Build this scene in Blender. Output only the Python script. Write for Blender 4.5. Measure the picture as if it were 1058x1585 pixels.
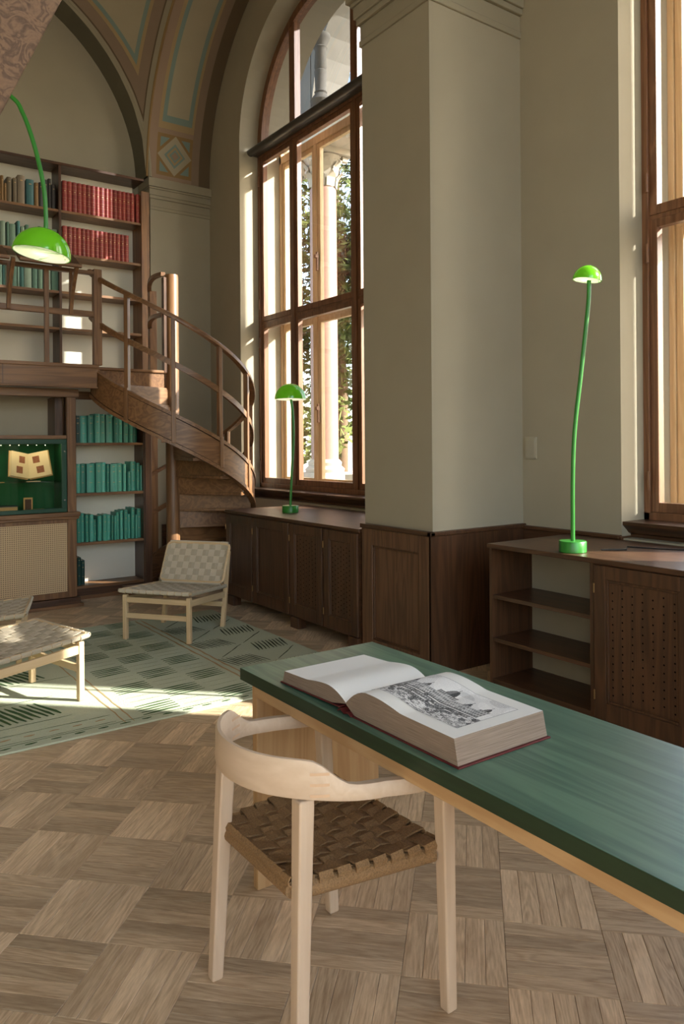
import bpy, bmesh, math, random
from mathutils import Vector, Matrix
random.seed(7)
for o in list(bpy.data.objects): bpy.data.objects.remove(o)
S = bpy.context.scene
COL = S.collection
PI = math.pi
def rad(a): return a*PI/180

# ------------------------------------------------------------------ camera
FPX, YAW, ROLL, CY, CAMZ = 1174.53, 0.616337, 0.0074233, 687.17, 1.5
cam_d = bpy.data.cameras.new('camera'); cam = bpy.data.objects.new('camera', cam_d); COL.objects.link(cam)
cam_d.sensor_fit = 'AUTO'; cam_d.sensor_width = 36; cam_d.lens = 36*FPX/1585
cam_d.shift_y = (CY-792.5)/1585; cam_d.clip_start = .05; cam_d.clip_end = 300
Fv = Vector((math.sin(YAW), math.cos(YAW), 0)); Rv = Vector((math.cos(YAW), -math.sin(YAW), 0)); Uv = Vector((0, 0, 1))
r2 = Rv*math.cos(ROLL)+Uv*math.sin(ROLL)*-1; u2 = Uv*math.cos(ROLL)+Rv*math.sin(ROLL)
# roll: verticals lean so that "down" drifts to the right of the picture
r2 = (Rv*math.cos(ROLL)-Uv*math.sin(ROLL)); u2 = (Uv*math.cos(ROLL)+Rv*math.sin(ROLL))
m = Matrix((( r2.x, u2.x, -Fv.x, 0), (r2.y, u2.y, -Fv.y, 0), (r2.z, u2.z, -Fv.z, CAMZ), (0, 0, 0, 1)))
cam.matrix_world = m
S.camera = cam
def project(p):
    q = Vector(p)-Vector((0, 0, CAMZ)); d = q.dot(Fv)
    if d < .1: return None
    return 529+FPX*q.dot(r2)/d, CY-FPX*q.dot(u2)/d, d

# ------------------------------------------------------------------ world, sun, exposure
SUN_H = Vector((-.717, .697, 0)).normalized(); SUN_EL = rad(27)
w = bpy.data.worlds.new('world'); S.world = w; w.use_nodes = True
nt = w.node_tree; nt.nodes.clear()
sky = nt.nodes.new('ShaderNodeTexSky'); sky.sky_type = 'NISHITA'; sky.sun_disc = False
sky.sun_elevation = SUN_EL; sky.sun_rotation = math.atan2(-SUN_H.x, -SUN_H.y)
sky.air_density = 1.0; sky.dust_density = 2.0; sky.ozone_density = 1.0
mixb = nt.nodes.new('ShaderNodeMix'); mixb.data_type = 'RGBA'; mixb.inputs[0].default_value = .45
mixb.inputs[7].default_value = (.55, .56, .55, 1)
bg = nt.nodes.new('ShaderNodeBackground'); bg.inputs[1].default_value = 6.5
skm = nt.nodes.new('ShaderNodeMix'); skm.data_type = 'RGBA'; skm.blend_type = 'MULTIPLY'; skm.inputs[0].default_value = 1
skm.inputs[7].default_value = (.30, .30, .30, 1)
wo = nt.nodes.new('ShaderNodeOutputWorld')
nt.links.new(sky.outputs[0], skm.inputs[6]); nt.links.new(skm.outputs[2], mixb.inputs[6])
nt.links.new(mixb.outputs[2], bg.inputs[0]); nt.links.new(bg.outputs[0], wo.inputs[0])
sl = bpy.data.lights.new('sun', 'SUN'); sl.energy = 26; sl.angle = rad(.6); sl.color = (1, .95, .87)
so = bpy.data.objects.new('sun', sl); COL.objects.link(so)
sdir = (SUN_H*math.cos(SUN_EL)+Vector((0, 0, -math.sin(SUN_EL)))).normalized()
so.rotation_euler = sdir.to_track_quat('-Z', 'Y').to_euler(); so.location = (30, -25, 20)
S.view_settings.view_transform = 'Standard'; S.view_settings.look = 'None'
S.view_settings.exposure = -.12; S.view_settings.gamma = 1; S.view_settings.use_curve_mapping = False
def portal(x, y, z, sy, sz, face):
    l = bpy.data.lights.new('window_portal', 'AREA'); l.shape = 'RECTANGLE'; l.size = sy; l.size_y = sz
    l.cycles.is_portal = True
    o = bpy.data.objects.new('window_portal', l); COL.objects.link(o); o.location = (x, y, z)
    d = Vector(face); o.rotation_euler = d.to_track_quat('-Z', 'Y').to_euler()
WINS = [(6.56, 'window_2'), (1.52, 'window_1'), (-3.52, 'window_3')]
for y, n in WINS: portal(4.90, y, 3.7, 2.7, 5.4, (-1, 0, 0))
portal(-3.92, -3.0, 3.4, 3.0, 4.2, (1, 0, 0))
portal(0.2, -6.42, 3.9, 6.4, 6.2, (0, 1, 0))

# ------------------------------------------------------------------ materials
def newmat(name):
    m = bpy.data.materials.new(name); m.use_nodes = True; nt = m.node_tree
    return m, nt, nt.nodes['Principled BSDF']
def rgb(c): return (c[0], c[1], c[2], 1)
def srgb(r, g, b):
    f = lambda v: (v/255/12.92) if v/255 <= .04045 else ((v/255+.055)/1.055)**2.4
    return (f(r), f(g), f(b))
def plain(name, c, rough=.6, spec=.5, metal=0, noise=0, nscale=8, bump=0, emit=None):
    m, nt, b = newmat(name)
    b.inputs['Base Color'].default_value = rgb(c); b.inputs['Roughness'].default_value = rough
    b.inputs['Specular IOR Level'].default_value = spec; b.inputs['Metallic'].default_value = metal
    if emit: b.inputs['Emission Color'].default_value = rgb(emit[0]); b.inputs['Emission Strength'].default_value = emit[1]
    if noise or bump:
        tc = nt.nodes.new('ShaderNodeTexCoord'); n = nt.nodes.new('ShaderNodeTexNoise')
        n.inputs['Scale'].default_value = nscale; n.inputs['Detail'].default_value = 5
        nt.links.new(tc.outputs['Object'], n.inputs['Vector'])
        if noise:
            mx = nt.nodes.new('ShaderNodeMix'); mx.data_type = 'RGBA'
            mx.inputs[6].default_value = rgb([v*(1-noise) for v in c]); mx.inputs[7].default_value = rgb([min(1, v*(1+noise)) for v in c])
            nt.links.new(n.outputs[0], mx.inputs[0]); nt.links.new(mx.outputs[2], b.inputs['Base Color'])
        if bump:
            bp = nt.nodes.new('ShaderNodeBump'); bp.inputs['Strength'].default_value = bump; bp.inputs['Distance'].default_value = .003
            nt.links.new(n.outputs[0], bp.inputs['Height']); nt.links.new(bp.outputs[0], b.inputs['Normal'])
    return m
def wood(name, c1, c2, axis='Z', rough=.45, scale=1.0, spec=.4, bump=.15, figure=.5, coat=0):
    """grain: noise and warped bands stretched along one axis"""
    m, nt, b = newmat(name); L = nt.links.new
    tc = nt.nodes.new('ShaderNodeTexCoord'); mp = nt.nodes.new('ShaderNodeMapping')
    s = {'X': (.06, 1, 1), 'Y': (1, .06, 1), 'Z': (1, 1, .06)}[axis]
    mp.inputs['Scale'].default_value = [v*scale for v in s]
    L(tc.outputs['Object'], mp.inputs[0])
    oi = nt.nodes.new('ShaderNodeObjectInfo'); mul = nt.nodes.new('ShaderNodeMath'); mul.operation = 'MULTIPLY'; mul.inputs[1].default_value = 37
    L(oi.outputs['Random'], mul.inputs[0])
    ad = nt.nodes.new('ShaderNodeVectorMath'); ad.operation = 'ADD'; L(mp.outputs[0], ad.inputs[0]); L(mul.outputs[0], ad.inputs[1])
    n1 = nt.nodes.new('ShaderNodeTexNoise'); n1.inputs['Scale'].default_value = 60; n1.inputs['Detail'].default_value = 6; L(ad.outputs[0], n1.inputs['Vector'])
    n2 = nt.nodes.new('ShaderNodeTexNoise'); n2.inputs['Scale'].default_value = 7; n2.inputs['Detail'].default_value = 3; n2.inputs['Distortion'].default_value = 1.5; L(ad.outputs[0], n2.inputs['Vector'])
    sn = nt.nodes.new('ShaderNodeMath'); sn.operation = 'MULTIPLY'; sn.inputs[1].default_value = 34; L(n2.outputs[0], sn.inputs[0])
    si = nt.nodes.new('ShaderNodeMath'); si.operation = 'SINE'; L(sn.outputs[0], si.inputs[0])
    mr = nt.nodes.new('ShaderNodeMapRange'); mr.inputs[1].default_value = -1; mr.inputs[2].default_value = 1; L(si.outputs[0], mr.inputs[0])
    mx = nt.nodes.new('ShaderNodeMix'); mx.data_type = 'FLOAT'; mx.inputs[0].default_value = figure; L(n1.outputs[0], mx.inputs[2]); L(mr.outputs[0], mx.inputs[3])
    cr = nt.nodes.new('ShaderNodeMix'); cr.data_type = 'RGBA'; cr.inputs[6].default_value = rgb(c1); cr.inputs[7].default_value = rgb(c2)
    L(mx.outputs[0], cr.inputs[0]); L(cr.outputs[2], b.inputs['Base Color'])
    b.inputs['Roughness'].default_value = rough; b.inputs['Specular IOR Level'].default_value = spec
    if coat: b.inputs['Coat Weight'].default_value = coat; b.inputs['Coat Roughness'].default_value = .25
    if bump:
        bp = nt.nodes.new('ShaderNodeBump'); bp.inputs['Strength'].default_value = bump; bp.inputs['Distance'].default_value = .002
        L(n1.outputs[0], bp.inputs['Height']); L(bp.outputs[0], b.inputs['Normal'])
    return m
def wood3(name, c1, c2, **k): return {a: wood(name+'_'+a.lower(), c1, c2, a, **k) for a in 'XYZ'}

PLASTER = plain('plaster_cream', srgb(163, 155, 135), .85, .2, noise=.06, nscale=3, bump=.12)
PLASTER_D = plain('plaster_stone', srgb(154, 146, 126), .85, .2, noise=.06, nscale=4, bump=.12)
DARKW = wood3('dark_oak', srgb(92, 62, 40), srgb(56, 36, 22), rough=.38, coat=.15)
MIDW = wood3('mid_oak', srgb(138, 100, 64), srgb(92, 62, 38), rough=.42, coat=.1)
WINW = wood3('window_wood', srgb(142, 100, 70), srgb(100, 66, 44), rough=.4, coat=.15)
OUTW = wood3('outer_window_wood', srgb(206, 184, 146), srgb(184, 156, 114), rough=.5)
PALEW = wood3('pale_birch', srgb(210, 188, 162), srgb(192, 166, 138), rough=.5, figure=.25, bump=.05)
APRW = wood3('table_pine', srgb(200, 166, 122), srgb(174, 136, 92), rough=.5, figure=.45)
LOUNGEW = wood3('lounge_oak', srgb(214, 188, 148), srgb(190, 160, 118), rough=.5, figure=.25, bump=.05)
GREEN_TOP = wood('green_stained_wood', srgb(104, 140, 114), srgb(42, 80, 70), 'Y', rough=.36, figure=.34, scale=1.1, spec=.6, bump=.08)
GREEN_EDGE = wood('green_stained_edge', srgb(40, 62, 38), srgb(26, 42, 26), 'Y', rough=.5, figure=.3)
IRON = plain('grey_metal', srgb(78, 76, 72), .35, .5, .4)
BRASS = plain('brass', srgb(140, 108, 66), .45, .5, .6)
CHROME = plain('polished_steel', (.75, .75, .75), .15, .5, 1)
BLACKP = plain('black_plastic', (.015, .015, .015), .5)
HOLE_AND_SHADOW = plain('hole_and_shadow_black', (.004, .003, .003), .9, .1)

def glass_mat(name, tint=(1, 1, 1), gloss=.07):
    m = bpy.data.materials.new(name); m.use_nodes = True; nt = m.node_tree; nt.nodes.clear()
    t = nt.nodes.new('ShaderNodeBsdfTransparent'); t.inputs[0].default_value = rgb(tint)
    g = nt.nodes.new('ShaderNodeBsdfGlossy'); g.inputs['Roughness'].default_value = .01
    mx = nt.nodes.new('ShaderNodeMixShader'); fr = nt.nodes.new('ShaderNodeLayerWeight'); fr.inputs[0].default_value = .5
    pw = nt.nodes.new('ShaderNodeMath'); pw.operation = 'POWER'; pw.inputs[1].default_value = 4; nt.links.new(fr.outputs['Facing'], pw.inputs[0])
    mr = nt.nodes.new('ShaderNodeMath'); mr.operation = 'MULTIPLY_ADD'; mr.inputs[1].default_value = .5; mr.inputs[2].default_value = gloss
    nt.links.new(pw.outputs[0], mr.inputs[0]); nt.links.new(mr.outputs[0], mx.inputs[0])
    o = nt.nodes.new('ShaderNodeOutputMaterial')
    nt.links.new(t.outputs[0], mx.inputs[1]); nt.links.new(g.outputs[0], mx.inputs[2]); nt.links.new(mx.outputs[0], o.inputs[0])
    return m
GLASS = glass_mat('window_glass', (.90, .91, .91)); DUSTY_DIM = glass_mat('dusty_dim_glass', (.30, .32, .35), .10); CASEGLASS = glass_mat('case_glass', (.96, .98, .97), .05)  # head panes: dusty, with dimming of the bright outside put into the tint

def plank_mat():
    m, nt, b = newmat('parquet_oak'); L = nt.links.new
    at = nt.nodes.new('ShaderNodeAttribute'); at.attribute_name = 'pl'
    rn = nt.nodes.new('ShaderNodeAttribute'); rn.attribute_name = 'rnd'
    oi = nt.nodes.new('ShaderNodeObjectInfo')
    rs = nt.nodes.new('ShaderNodeMath'); rs.operation = 'ADD'; L(oi.outputs['Random'], rs.inputs[0]); L(rn.outputs['Fac'], rs.inputs[1])
    fr = nt.nodes.new('ShaderNodeMath'); fr.operation = 'FRACT'; L(rs.outputs[0], fr.inputs[0])
    off = nt.nodes.new('ShaderNodeMath'); off.operation = 'MULTIPLY'; off.inputs[1].default_value = 91; L(fr.outputs[0], off.inputs[0])
    mp = nt.nodes.new('ShaderNodeMapping'); mp.inputs['Scale'].default_value = (.10, 1, 1); L(at.outputs['Vector'], mp.inputs[0])
    ad = nt.nodes.new('ShaderNodeVectorMath'); ad.operation = 'ADD'; L(mp.outputs[0], ad.inputs[0]); L(off.outputs[0], ad.inputs[1])
    n1 = nt.nodes.new('ShaderNodeTexNoise'); n1.inputs['Scale'].default_value = 170; n1.inputs['Detail'].default_value = 6; n1.inputs['Roughness'].default_value = .6; L(ad.outputs[0], n1.inputs['Vector'])
    n2 = nt.nodes.new('ShaderNodeTexNoise'); n2.inputs['Scale'].default_value = 13; n2.inputs['Detail'].default_value = 2; n2.inputs['Distortion'].default_value = 1.2; L(ad.outputs[0], n2.inputs['Vector'])
    sn = nt.nodes.new('ShaderNodeMath'); sn.operation = 'MULTIPLY'; sn.inputs[1].default_value = 46; L(n2.outputs[0], sn.inputs[0])
    si = nt.nodes.new('ShaderNodeMath'); si.operation = 'SINE'; L(sn.outputs[0], si.inputs[0])
    mr = nt.nodes.new('ShaderNodeMapRange'); mr.inputs[1].default_value = -1; mr.inputs[2].default_value = 1; L(si.outputs[0], mr.inputs[0])
    mx = nt.nodes.new('ShaderNodeMix'); mx.data_type = 'FLOAT'; mx.inputs[0].default_value = .20; L(n1.outputs[0], mx.inputs[2]); L(mr.outputs[0], mx.inputs[3])
    ramp = nt.nodes.new('ShaderNodeValToRGB'); e = ramp.color_ramp.elements
    e[0].position = .15; e[0].color = rgb(srgb(160, 130, 98)); e[1].position = .80; e[1].color = rgb(srgb(226, 200, 164))
    L(mx.outputs[0], ramp.inputs[0])
    hs = nt.nodes.new('ShaderNodeHueSaturation'); L(ramp.outputs[0], hs.inputs['Color'])
    vr = nt.nodes.new('ShaderNodeMapRange'); vr.inputs[3].default_value = .78; vr.inputs[4].default_value = 1.12; L(fr.outputs[0], vr.inputs[0]); L(vr.outputs[0], hs.inputs['Value'])
    tn = nt.nodes.new('ShaderNodeAttribute'); tn.attribute_name = 'grain_sheen'; tm = nt.nodes.new('ShaderNodeMapRange'); tm.inputs[3].default_value = .88; tm.inputs[4].default_value = 1.10; L(tn.outputs['Fac'], tm.inputs[0])  # brightness by plank direction: sheen along the grain painted into the colour
    h2 = nt.nodes.new('ShaderNodeHueSaturation'); L(hs.outputs[0], h2.inputs['Color']); L(tm.outputs[0], h2.inputs['Value'])
    L(h2.outputs[0], b.inputs['Base Color'])
    b.inputs['Roughness'].default_value = .42; b.inputs['Specular IOR Level'].default_value = .4
    bp = nt.nodes.new('ShaderNodeBump'); bp.inputs['Strength'].default_value = .12; bp.inputs['Distance'].default_value = .001
    L(n1.outputs[0], bp.inputs['Height']); L(bp.outputs[0], b.inputs['Normal'])
    return m
PARQ = plank_mat()

# ------------------------------------------------------------------ mesh helpers
class MB:
    def __init__(s): s.v = []; s.f = []; s.mi = []
    def add(s, vs, fs, mi=0):
        n = len(s.v); s.v += [tuple(v) for v in vs]
        for f in fs: s.f.append([i+n for i in f]); s.mi.append(mi)
        return s
    def quad(s, a, b, c, d, mi=0): return s.add([a, b, c, d], [(0, 1, 2, 3)], mi)
    def box(s, x0, x1, y0, y1, z0, z1, mi=0):
        vs = [(x, y, z) for z in (z0, z1) for y in (y0, y1) for x in (x0, x1)]
        return s.add(vs, [(0, 2, 3, 1), (4, 5, 7, 6), (0, 1, 5, 4), (2, 6, 7, 3), (0, 4, 6, 2), (1, 3, 7, 5)], mi)
    def hexa(s, b4, t4, mi=0):
        return s.add(list(b4)+list(t4), [(3, 2, 1, 0), (4, 5, 6, 7), (0, 1, 5, 4), (1, 2, 6, 5), (2, 3, 7, 6), (3, 0, 4, 7)], mi)
    def prism(s, poly, h0, h1, axis='z', mi=0):
        n = len(poly)
        def P(p, h): return (p[0], p[1], h) if axis == 'z' else ((p[0], h, p[1]) if axis == 'y' else (h, p[0], p[1]))
        vs = [P(p, h0) for p in poly]+[P(p, h1) for p in poly]
        fs = [tuple(range(n))[::-1], tuple(range(n, 2*n))]+[(i, (i+1) % n, n+(i+1) % n, n+i) for i in range(n)]
        return s.add(vs, fs, mi)
    def beam(s, p, q, wd, ht, up=(0, 0, 1), mi=0, wd2=None, ht2=None):
        p, q = Vector(p), Vector(q); d = (q-p).normalized(); u = Vector(up)
        sd = d.cross(u)
        if sd.length < 1e-4: sd = d.cross(Vector((1, 0, 0)))
        sd.normalize(); u = sd.cross(d).normalized()
        wd2 = wd2 or wd; ht2 = ht2 or ht
        def ring(c, a, b): return [c+sd*a*i/2+u*b*j/2 for i, j in ((-1, -1), (1, -1), (1, 1), (-1, 1))]
        return s.hexa(ring(p, wd, ht), ring(q, wd2, ht2), mi)
    def sweep(s, pts, ups, prof, mi=0, closed=False, caps=True):
        """prof: list of (side, up); ups: per-point up vectors"""
        n = len(pts); k = len(prof); rings = []
        for i in range(n):
            a = Vector(pts[max(i-1, 0)]); b = Vector(pts[min(i+1, n-1)])
            d = (b-a).normalized(); u = Vector(ups[i] if isinstance(ups, list) else ups)
            sd = d.cross(u).normalized(); u = sd.cross(d).normalized()
            pr = prof[i] if isinstance(prof[0][0], (tuple, list)) else prof
            rings.append([Vector(pts[i])+sd*x+u*y for x, y in pr]); k = len(pr)
        vs = [v for r in rings for v in r]; fs = []
        for i in range(n-1):
            for j in range(k): fs.append((i*k+j, i*k+(j+1) % k, (i+1)*k+(j+1) % k, (i+1)*k+j))
        if caps: fs += [tuple(range(k))[::-1], tuple(range((n-1)*k, n*k))]
        return s.add(vs, fs, mi)
    def tube(s, pts, r, seg=10, mi=0, caps=True):
        n = len(pts); rs = r if isinstance(r, (list, tuple)) else [r]*n
        rings = []; pu = None
        for i in range(n):
            a = Vector(pts[max(i-1, 0)]); b = Vector(pts[min(i+1, n-1)]); d = (b-a).normalized()
            if pu is None:
                pu = Vector((0, 0, 1)) if abs(d.z) < .9 else Vector((1, 0, 0))
            sd = d.cross(pu).normalized(); u = sd.cross(d).normalized(); pu = u
            rings.append([Vector(pts[i])+(sd*math.cos(2*PI*j/seg)+u*math.sin(2*PI*j/seg))*rs[i] for j in range(seg)])
        vs = [v for q in rings for v in q]; fs = []
        for i in range(n-1):
            for j in range(seg): fs.append((i*seg+j, i*seg+(j+1) % seg, (i+1)*seg+(j+1) % seg, (i+1)*seg+j))
        if caps: fs += [tuple(range(seg))[::-1], tuple(range((n-1)*seg, n*seg))]
        return s.add(vs, fs, mi)
    def lathe(s, prof, c=(0, 0, 0), seg=32, mi=0, mis=None):
        n = len(prof)
        vs = [(c[0]+r*math.cos(2*PI*j/seg), c[1]+r*math.sin(2*PI*j/seg), c[2]+z) for r, z in prof for j in range(seg)]
        for i in range(n-1):
            fs = [(i*seg+j, i*seg+(j+1) % seg, (i+1)*seg+(j+1) % seg, (i+1)*seg+j) for j in range(seg)]
            nn = len(s.v)
            if i == 0: base = len(s.v); s.v += vs
            for f in fs: s.f.append([q+base for q in f]); s.mi.append(mis[i] if mis else mi)
        if prof[0][0] > 1e-4: s.f.append([base+j for j in range(seg)][::-1]); s.mi.append(mis[0] if mis else mi)
        if prof[-1][0] > 1e-4: s.f.append([base+(n-1)*seg+j for j in range(seg)]); s.mi.append(mis[-1] if mis else mi)
        return s
    def xf(s, M):
        s.v = [tuple(M @ Vector(v)) for v in s.v]; return s
    def join(s, o, dm=0):
        n = len(s.v); s.v += o.v; s.f += [[i+n for i in f] for f in o.f]; s.mi += [k+dm for k in o.mi]; return s

def obj(name, mb, mats, parent=None, bevel=0, smooth=False, seg=2, weld=False, fix=True, loc=None):
    me = bpy.data.meshes.new(name); me.from_pydata(mb.v, [], mb.f)
    if not isinstance(mats, (list, tuple)): mats = [mats]
    for mt in mats: me.materials.append(mt)
    if len(mats) > 1: me.polygons.foreach_set('material_index', mb.mi)
    if fix or weld:
        bm = bmesh.new(); bm.from_mesh(me)
        if weld: bmesh.ops.remove_doubles(bm, verts=bm.verts, dist=1e-5)
        bmesh.ops.recalc_face_normals(bm, faces=bm.faces); bm.to_mesh(me); bm.free()
    if smooth: me.polygons.foreach_set('use_smooth', [True]*len(me.polygons))
    o = bpy.data.objects.new(name, me); COL.objects.link(o)
    if parent: o.parent = parent
    if loc: o.location = loc
    if bevel:
        md = o.modifiers.new('bevel', 'BEVEL'); md.width = bevel; md.segments = seg; md.limit_method = 'ANGLE'; md.angle_limit = rad(40)
    if smooth:
        md = o.modifiers.new('smooth', 'SMOOTH_BY_ANGLE') if False else None
        try: me.set_sharp_from_angle(angle=rad(40))
        except Exception: pass
    return o
def tag(o, label, cat, group=None):
    o['label'] = label; o['category'] = cat
    if group: o['group'] = group
    return o
def thing(name, label, cat, loc=(0, 0, 0), rotz=0, group=None):
    o = bpy.data.objects.new(name, None); o.empty_display_size = .1; COL.objects.link(o)
    o.location = loc; o.rotation_euler = (0, 0, rotz); return tag(o, label, cat, group)
def struct(name, mb, mats, parent=None, **k):
    o = obj(name, mb, mats, parent, **k)
    if not parent: o['kind'] = 'structure'
    return o
def structe(name, loc=(0, 0, 0)):
    o = bpy.data.objects.new(name, None); COL.objects.link(o); o.location = loc; o['kind'] = 'structure'; return o
def sub(parent, name, mb, mats, **k): return obj(name, mb, mats, parent, **k)
def stuff(o): o['kind'] = 'stuff'; return o
ORD = ['first', 'second', 'third', 'fourth', 'fifth', 'sixth', 'seventh', 'eighth', 'ninth', 'tenth', 'eleventh', 'twelfth', 'thirteenth', 'fourteenth', 'fifteenth', 'sixteenth', 'seventeenth', 'eighteenth', 'nineteenth', 'twentieth', 'twenty-first', 'twenty-second', 'twenty-third', 'twenty-fourth']
def swap(mb, M=None): return mb

# ------------------------------------------------------------------ the shell
XW, XO = 4.16, 4.84          # window wall, inner and outer face
ZS, RA = 5.0, 1.34          # window arch springing, radius
ROOM = (-3.6, XW, -6.1, 9.05); ZTOP = 7.9
fb = MB().box(-3.9, 5.0, -6.4, 9.4, -.12, -.012)
FLOOR = struct('floor', fb, plain('floor_joint', srgb(70, 52, 36), .8))

def arch_wall(opens, y0, y1, zb, zt, xi, xo):
    mb = MB(); N = 40
    for x, flip in ((xi, 0), (xo, 1)):
        ys = [y0]
        for yc, hw, z0, zs in opens: ys += [yc-hw, yc+hw]
        ys.append(y1)
        for i in range(0, len(ys)-1, 2): mb.quad((x, ys[i], zb), (x, ys[i+1], zb), (x, ys[i+1], zt), (x, ys[i], zt))
        for yc, hw, z0, zs in opens:
            mb.quad((x, yc-hw, zb), (x, yc+hw, zb), (x, yc+hw, z0), (x, yc-hw, z0))
            for k in range(N):
                a, b = PI*k/N, PI*(k+1)/N
                p = (yc+hw*math.cos(a), zs+hw*math.sin(a)); q = (yc+hw*math.cos(b), zs+hw*math.sin(b))
                mb.quad((x, p[0], p[1]), (x, q[0], q[1]), (x, q[0], zt), (x, p[0], zt))
    for yc, hw, z0, zs in opens:
        for s in (-1, 1): mb.quad((xi, yc+s*hw, z0), (xo, yc+s*hw, z0), (xo, yc+s*hw, zs), (xi, yc+s*hw, zs))
        mb.quad((xi, yc-hw, z0), (xo, yc-hw, z0), (xo, yc+hw, z0), (xi, yc+hw, z0))
        for k in range(N):
            a, b = PI*k/N, PI*(k+1)/N
            mb.quad((xi, yc+hw*math.cos(a), zs+hw*math.sin(a)), (xo, yc+hw*math.cos(a), zs+hw*math.sin(a)), (xo, yc+hw*math.cos(b), zs+hw*math.sin(b)), (xi, yc+hw*math.cos(b), zs+hw*math.sin(b)))
    return mb
opens = [(y, RA, .90, ZS) for y, n in sorted(WINS)]
struct('wall_right', arch_wall(opens, -6.4, 9.4, -.1, ZTOP, XW, XO), PLASTER)
# far wall: lunette recess behind an arch, pilaster beside it
ZV, RV, XC = 4.7, 2.15, 1.19          # vault springing, arch radius, arch centre
mb = MB(); N = 48; x0, x1 = -3.9, 3.34
mb.quad((-3.9, 9.05, -.1), (5.0, 9.05, -.1), (5.0, 9.05, ZTOP), (-3.9, 9.05, ZTOP))
struct('wall_back', mb, PLASTER)
mb = MB()
mb.box(XC-RV-1.0, XC-RV, 8.70, 9.05, -.1, ZV)
for k in range(N):
    a, b = PI*k/N, PI*(k+1)/N
    p = (XC+RV*math.cos(a), ZV+RV*math.sin(a)); q = (XC+RV*math.cos(b), ZV+RV*math.sin(b))
    mb.quad((p[0], 8.70, p[1]), (q[0], 8.70, q[1]), (q[0], 8.70, ZTOP), (p[0], 8.70, ZTOP))
    mb.quad((p[0], 8.70, p[1]), (q[0], 8.70, q[1]), (q[0], 9.05, q[1]), (p[0], 9.05, p[1]), 1)
mb.quad((XC-RV-3, 8.70, ZV), (XC-RV, 8.70, ZV), (XC-RV, 8.70, ZTOP), (XC-RV-3, 8.70, ZTOP))
VT_DARK = plain('vault_grey_band', srgb(112, 108, 92), .85, .2); VT_TAUPE = plain('vault_taupe', srgb(138, 120, 102), .85, .2, noise=.06)
VT_TAN = plain('vault_tan', srgb(164, 142, 106), .85, .2); VT_BLUE = plain('vault_blue', srgb(124, 142, 134), .85, .2)
VT_CREAM = plain('vault_cream', srgb(166, 156, 132), .85, .2, noise=.06, nscale=4); VT_PINK = plain('vault_pink', srgb(152, 130, 110), .85, .2)
VT_DK = plain('vault_dark_brown', srgb(102, 88, 70), .85, .2); VT_OCHRE = plain('vault_ochre', srgb(142, 116, 78), .85, .2)
struct('trim_1', mb, [PLASTER_D, VT_DARK])
# pilaster
mb = MB().box(3.385, XW+.02, 8.70, 9.06, -.1, 4.36)
struct('wall_pilaster', mb, PLASTER)
def cornice(y0, y1, x0, x1, zb, zt, steps):
    """stack of projecting courses: (z0, z1, projection)"""
    mb = MB()
    for a, b, p in steps:
        mb.box(x0-p, x1, y0-p, y1+p, zb+(zt-zb)*a, zb+(zt-zb)*b)
    return mb
cs = [(0, .10, .015), (.10, .36, .008), (.36, .46, .03), (.46, .66, .045), (.66, .72, .06), (.72, 1.0, .085)]
mb = MB()
for a, b, p in cs: mb.box(3.385-p*.4, XW+.01, 8.70-p*.6, 9.0, 4.32+.37*a, 4.32+.37*b)
struct('trim_2', mb, PLASTER_D, bevel=.006)
# pillar between the windows
struct('wall_pillar', MB().box(3.30, XW+.02, 3.655, 4.375, -.1, ZTOP), PLASTER)
struct('trim_3', cornice(3.655, 4.375, 3.30, XW, 4.36, 4.80, cs), PLASTER_D, bevel=.006)
struct('wall_pillar', MB().box(3.30, XW+.02, -1.385, -.665, -.1, ZTOP), PLASTER)
# other walls, out of the picture: left with one window, rear with one enlarged for fill light
def flat_wall(axis, pos, a0, a1, ops, zt=ZTOP):
    mb = MB(); xs = [a0]
    for c, hw, z0, z1 in ops: xs += [c-hw, c+hw]
    xs.append(a1)
    def B(p, q, z0, z1):
        if axis == 'x': mb.box(pos-.15, pos+.15, p, q, z0, z1)
        else: mb.box(p, q, pos-.15, pos+.15, z0, z1)
    for i in range(0, len(xs)-1, 2): B(xs[i], xs[i+1], -.1, zt)
    for c, hw, z0, z1 in ops: B(c-hw, c+hw, -.1, z0); B(c-hw, c+hw, z1, zt)
    return mb
struct('wall_left', flat_wall('x', -3.75, -6.4, 9.4, [(-3.0, 1.5, 1.3, 5.5)]), PLASTER)
struct('wall_front', flat_wall('y', -6.25, -3.9, 5.0, [(.2, 3.2, .8, 7.0)]), PLASTER)
for k, (c, ax) in enumerate([((-3.75, -3.0, 1.5, 1.3, 5.5), 'x'), ((.2, -6.25, 3.2, .8, 7.0), 'y')]):
    e = structe('window_%d' % (4+k), (c[0], c[1], 0)); fr = MB(); gl = MB(); hw = c[2]; z0, z1 = c[3], c[4]
    for t in (-hw+.03, -hw/3, hw/3, hw-.03):
        (fr.box(-.05, .05, t-.03, t+.03, z0, z1) if ax == 'x' else fr.box(t-.03, t+.03, -.05, .05, z0, z1))
    for z in (z0+.03, (z0+z1)/2, z1-.03):
        (fr.box(-.05, .05, -hw, hw, z-.03, z+.03) if ax == 'x' else fr.box(-hw, hw, -.05, .05, z-.03, z+.03))
    (gl.quad((0, -hw, z0), (0, hw, z0), (0, hw, z1), (0, -hw, z1)) if ax == 'x' else gl.quad((-hw, 0, z0), (hw, 0, z0), (hw, 0, z1), (-hw, 0, z1)))
    sub(e, 'window_frame', fr, WINW['Z']); sub(e, 'pane', gl, GLASS)
struct('ceiling', MB().box(-3.9, 5.0, -6.4, 9.4, ZTOP, ZTOP+.2), PLASTER)

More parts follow.
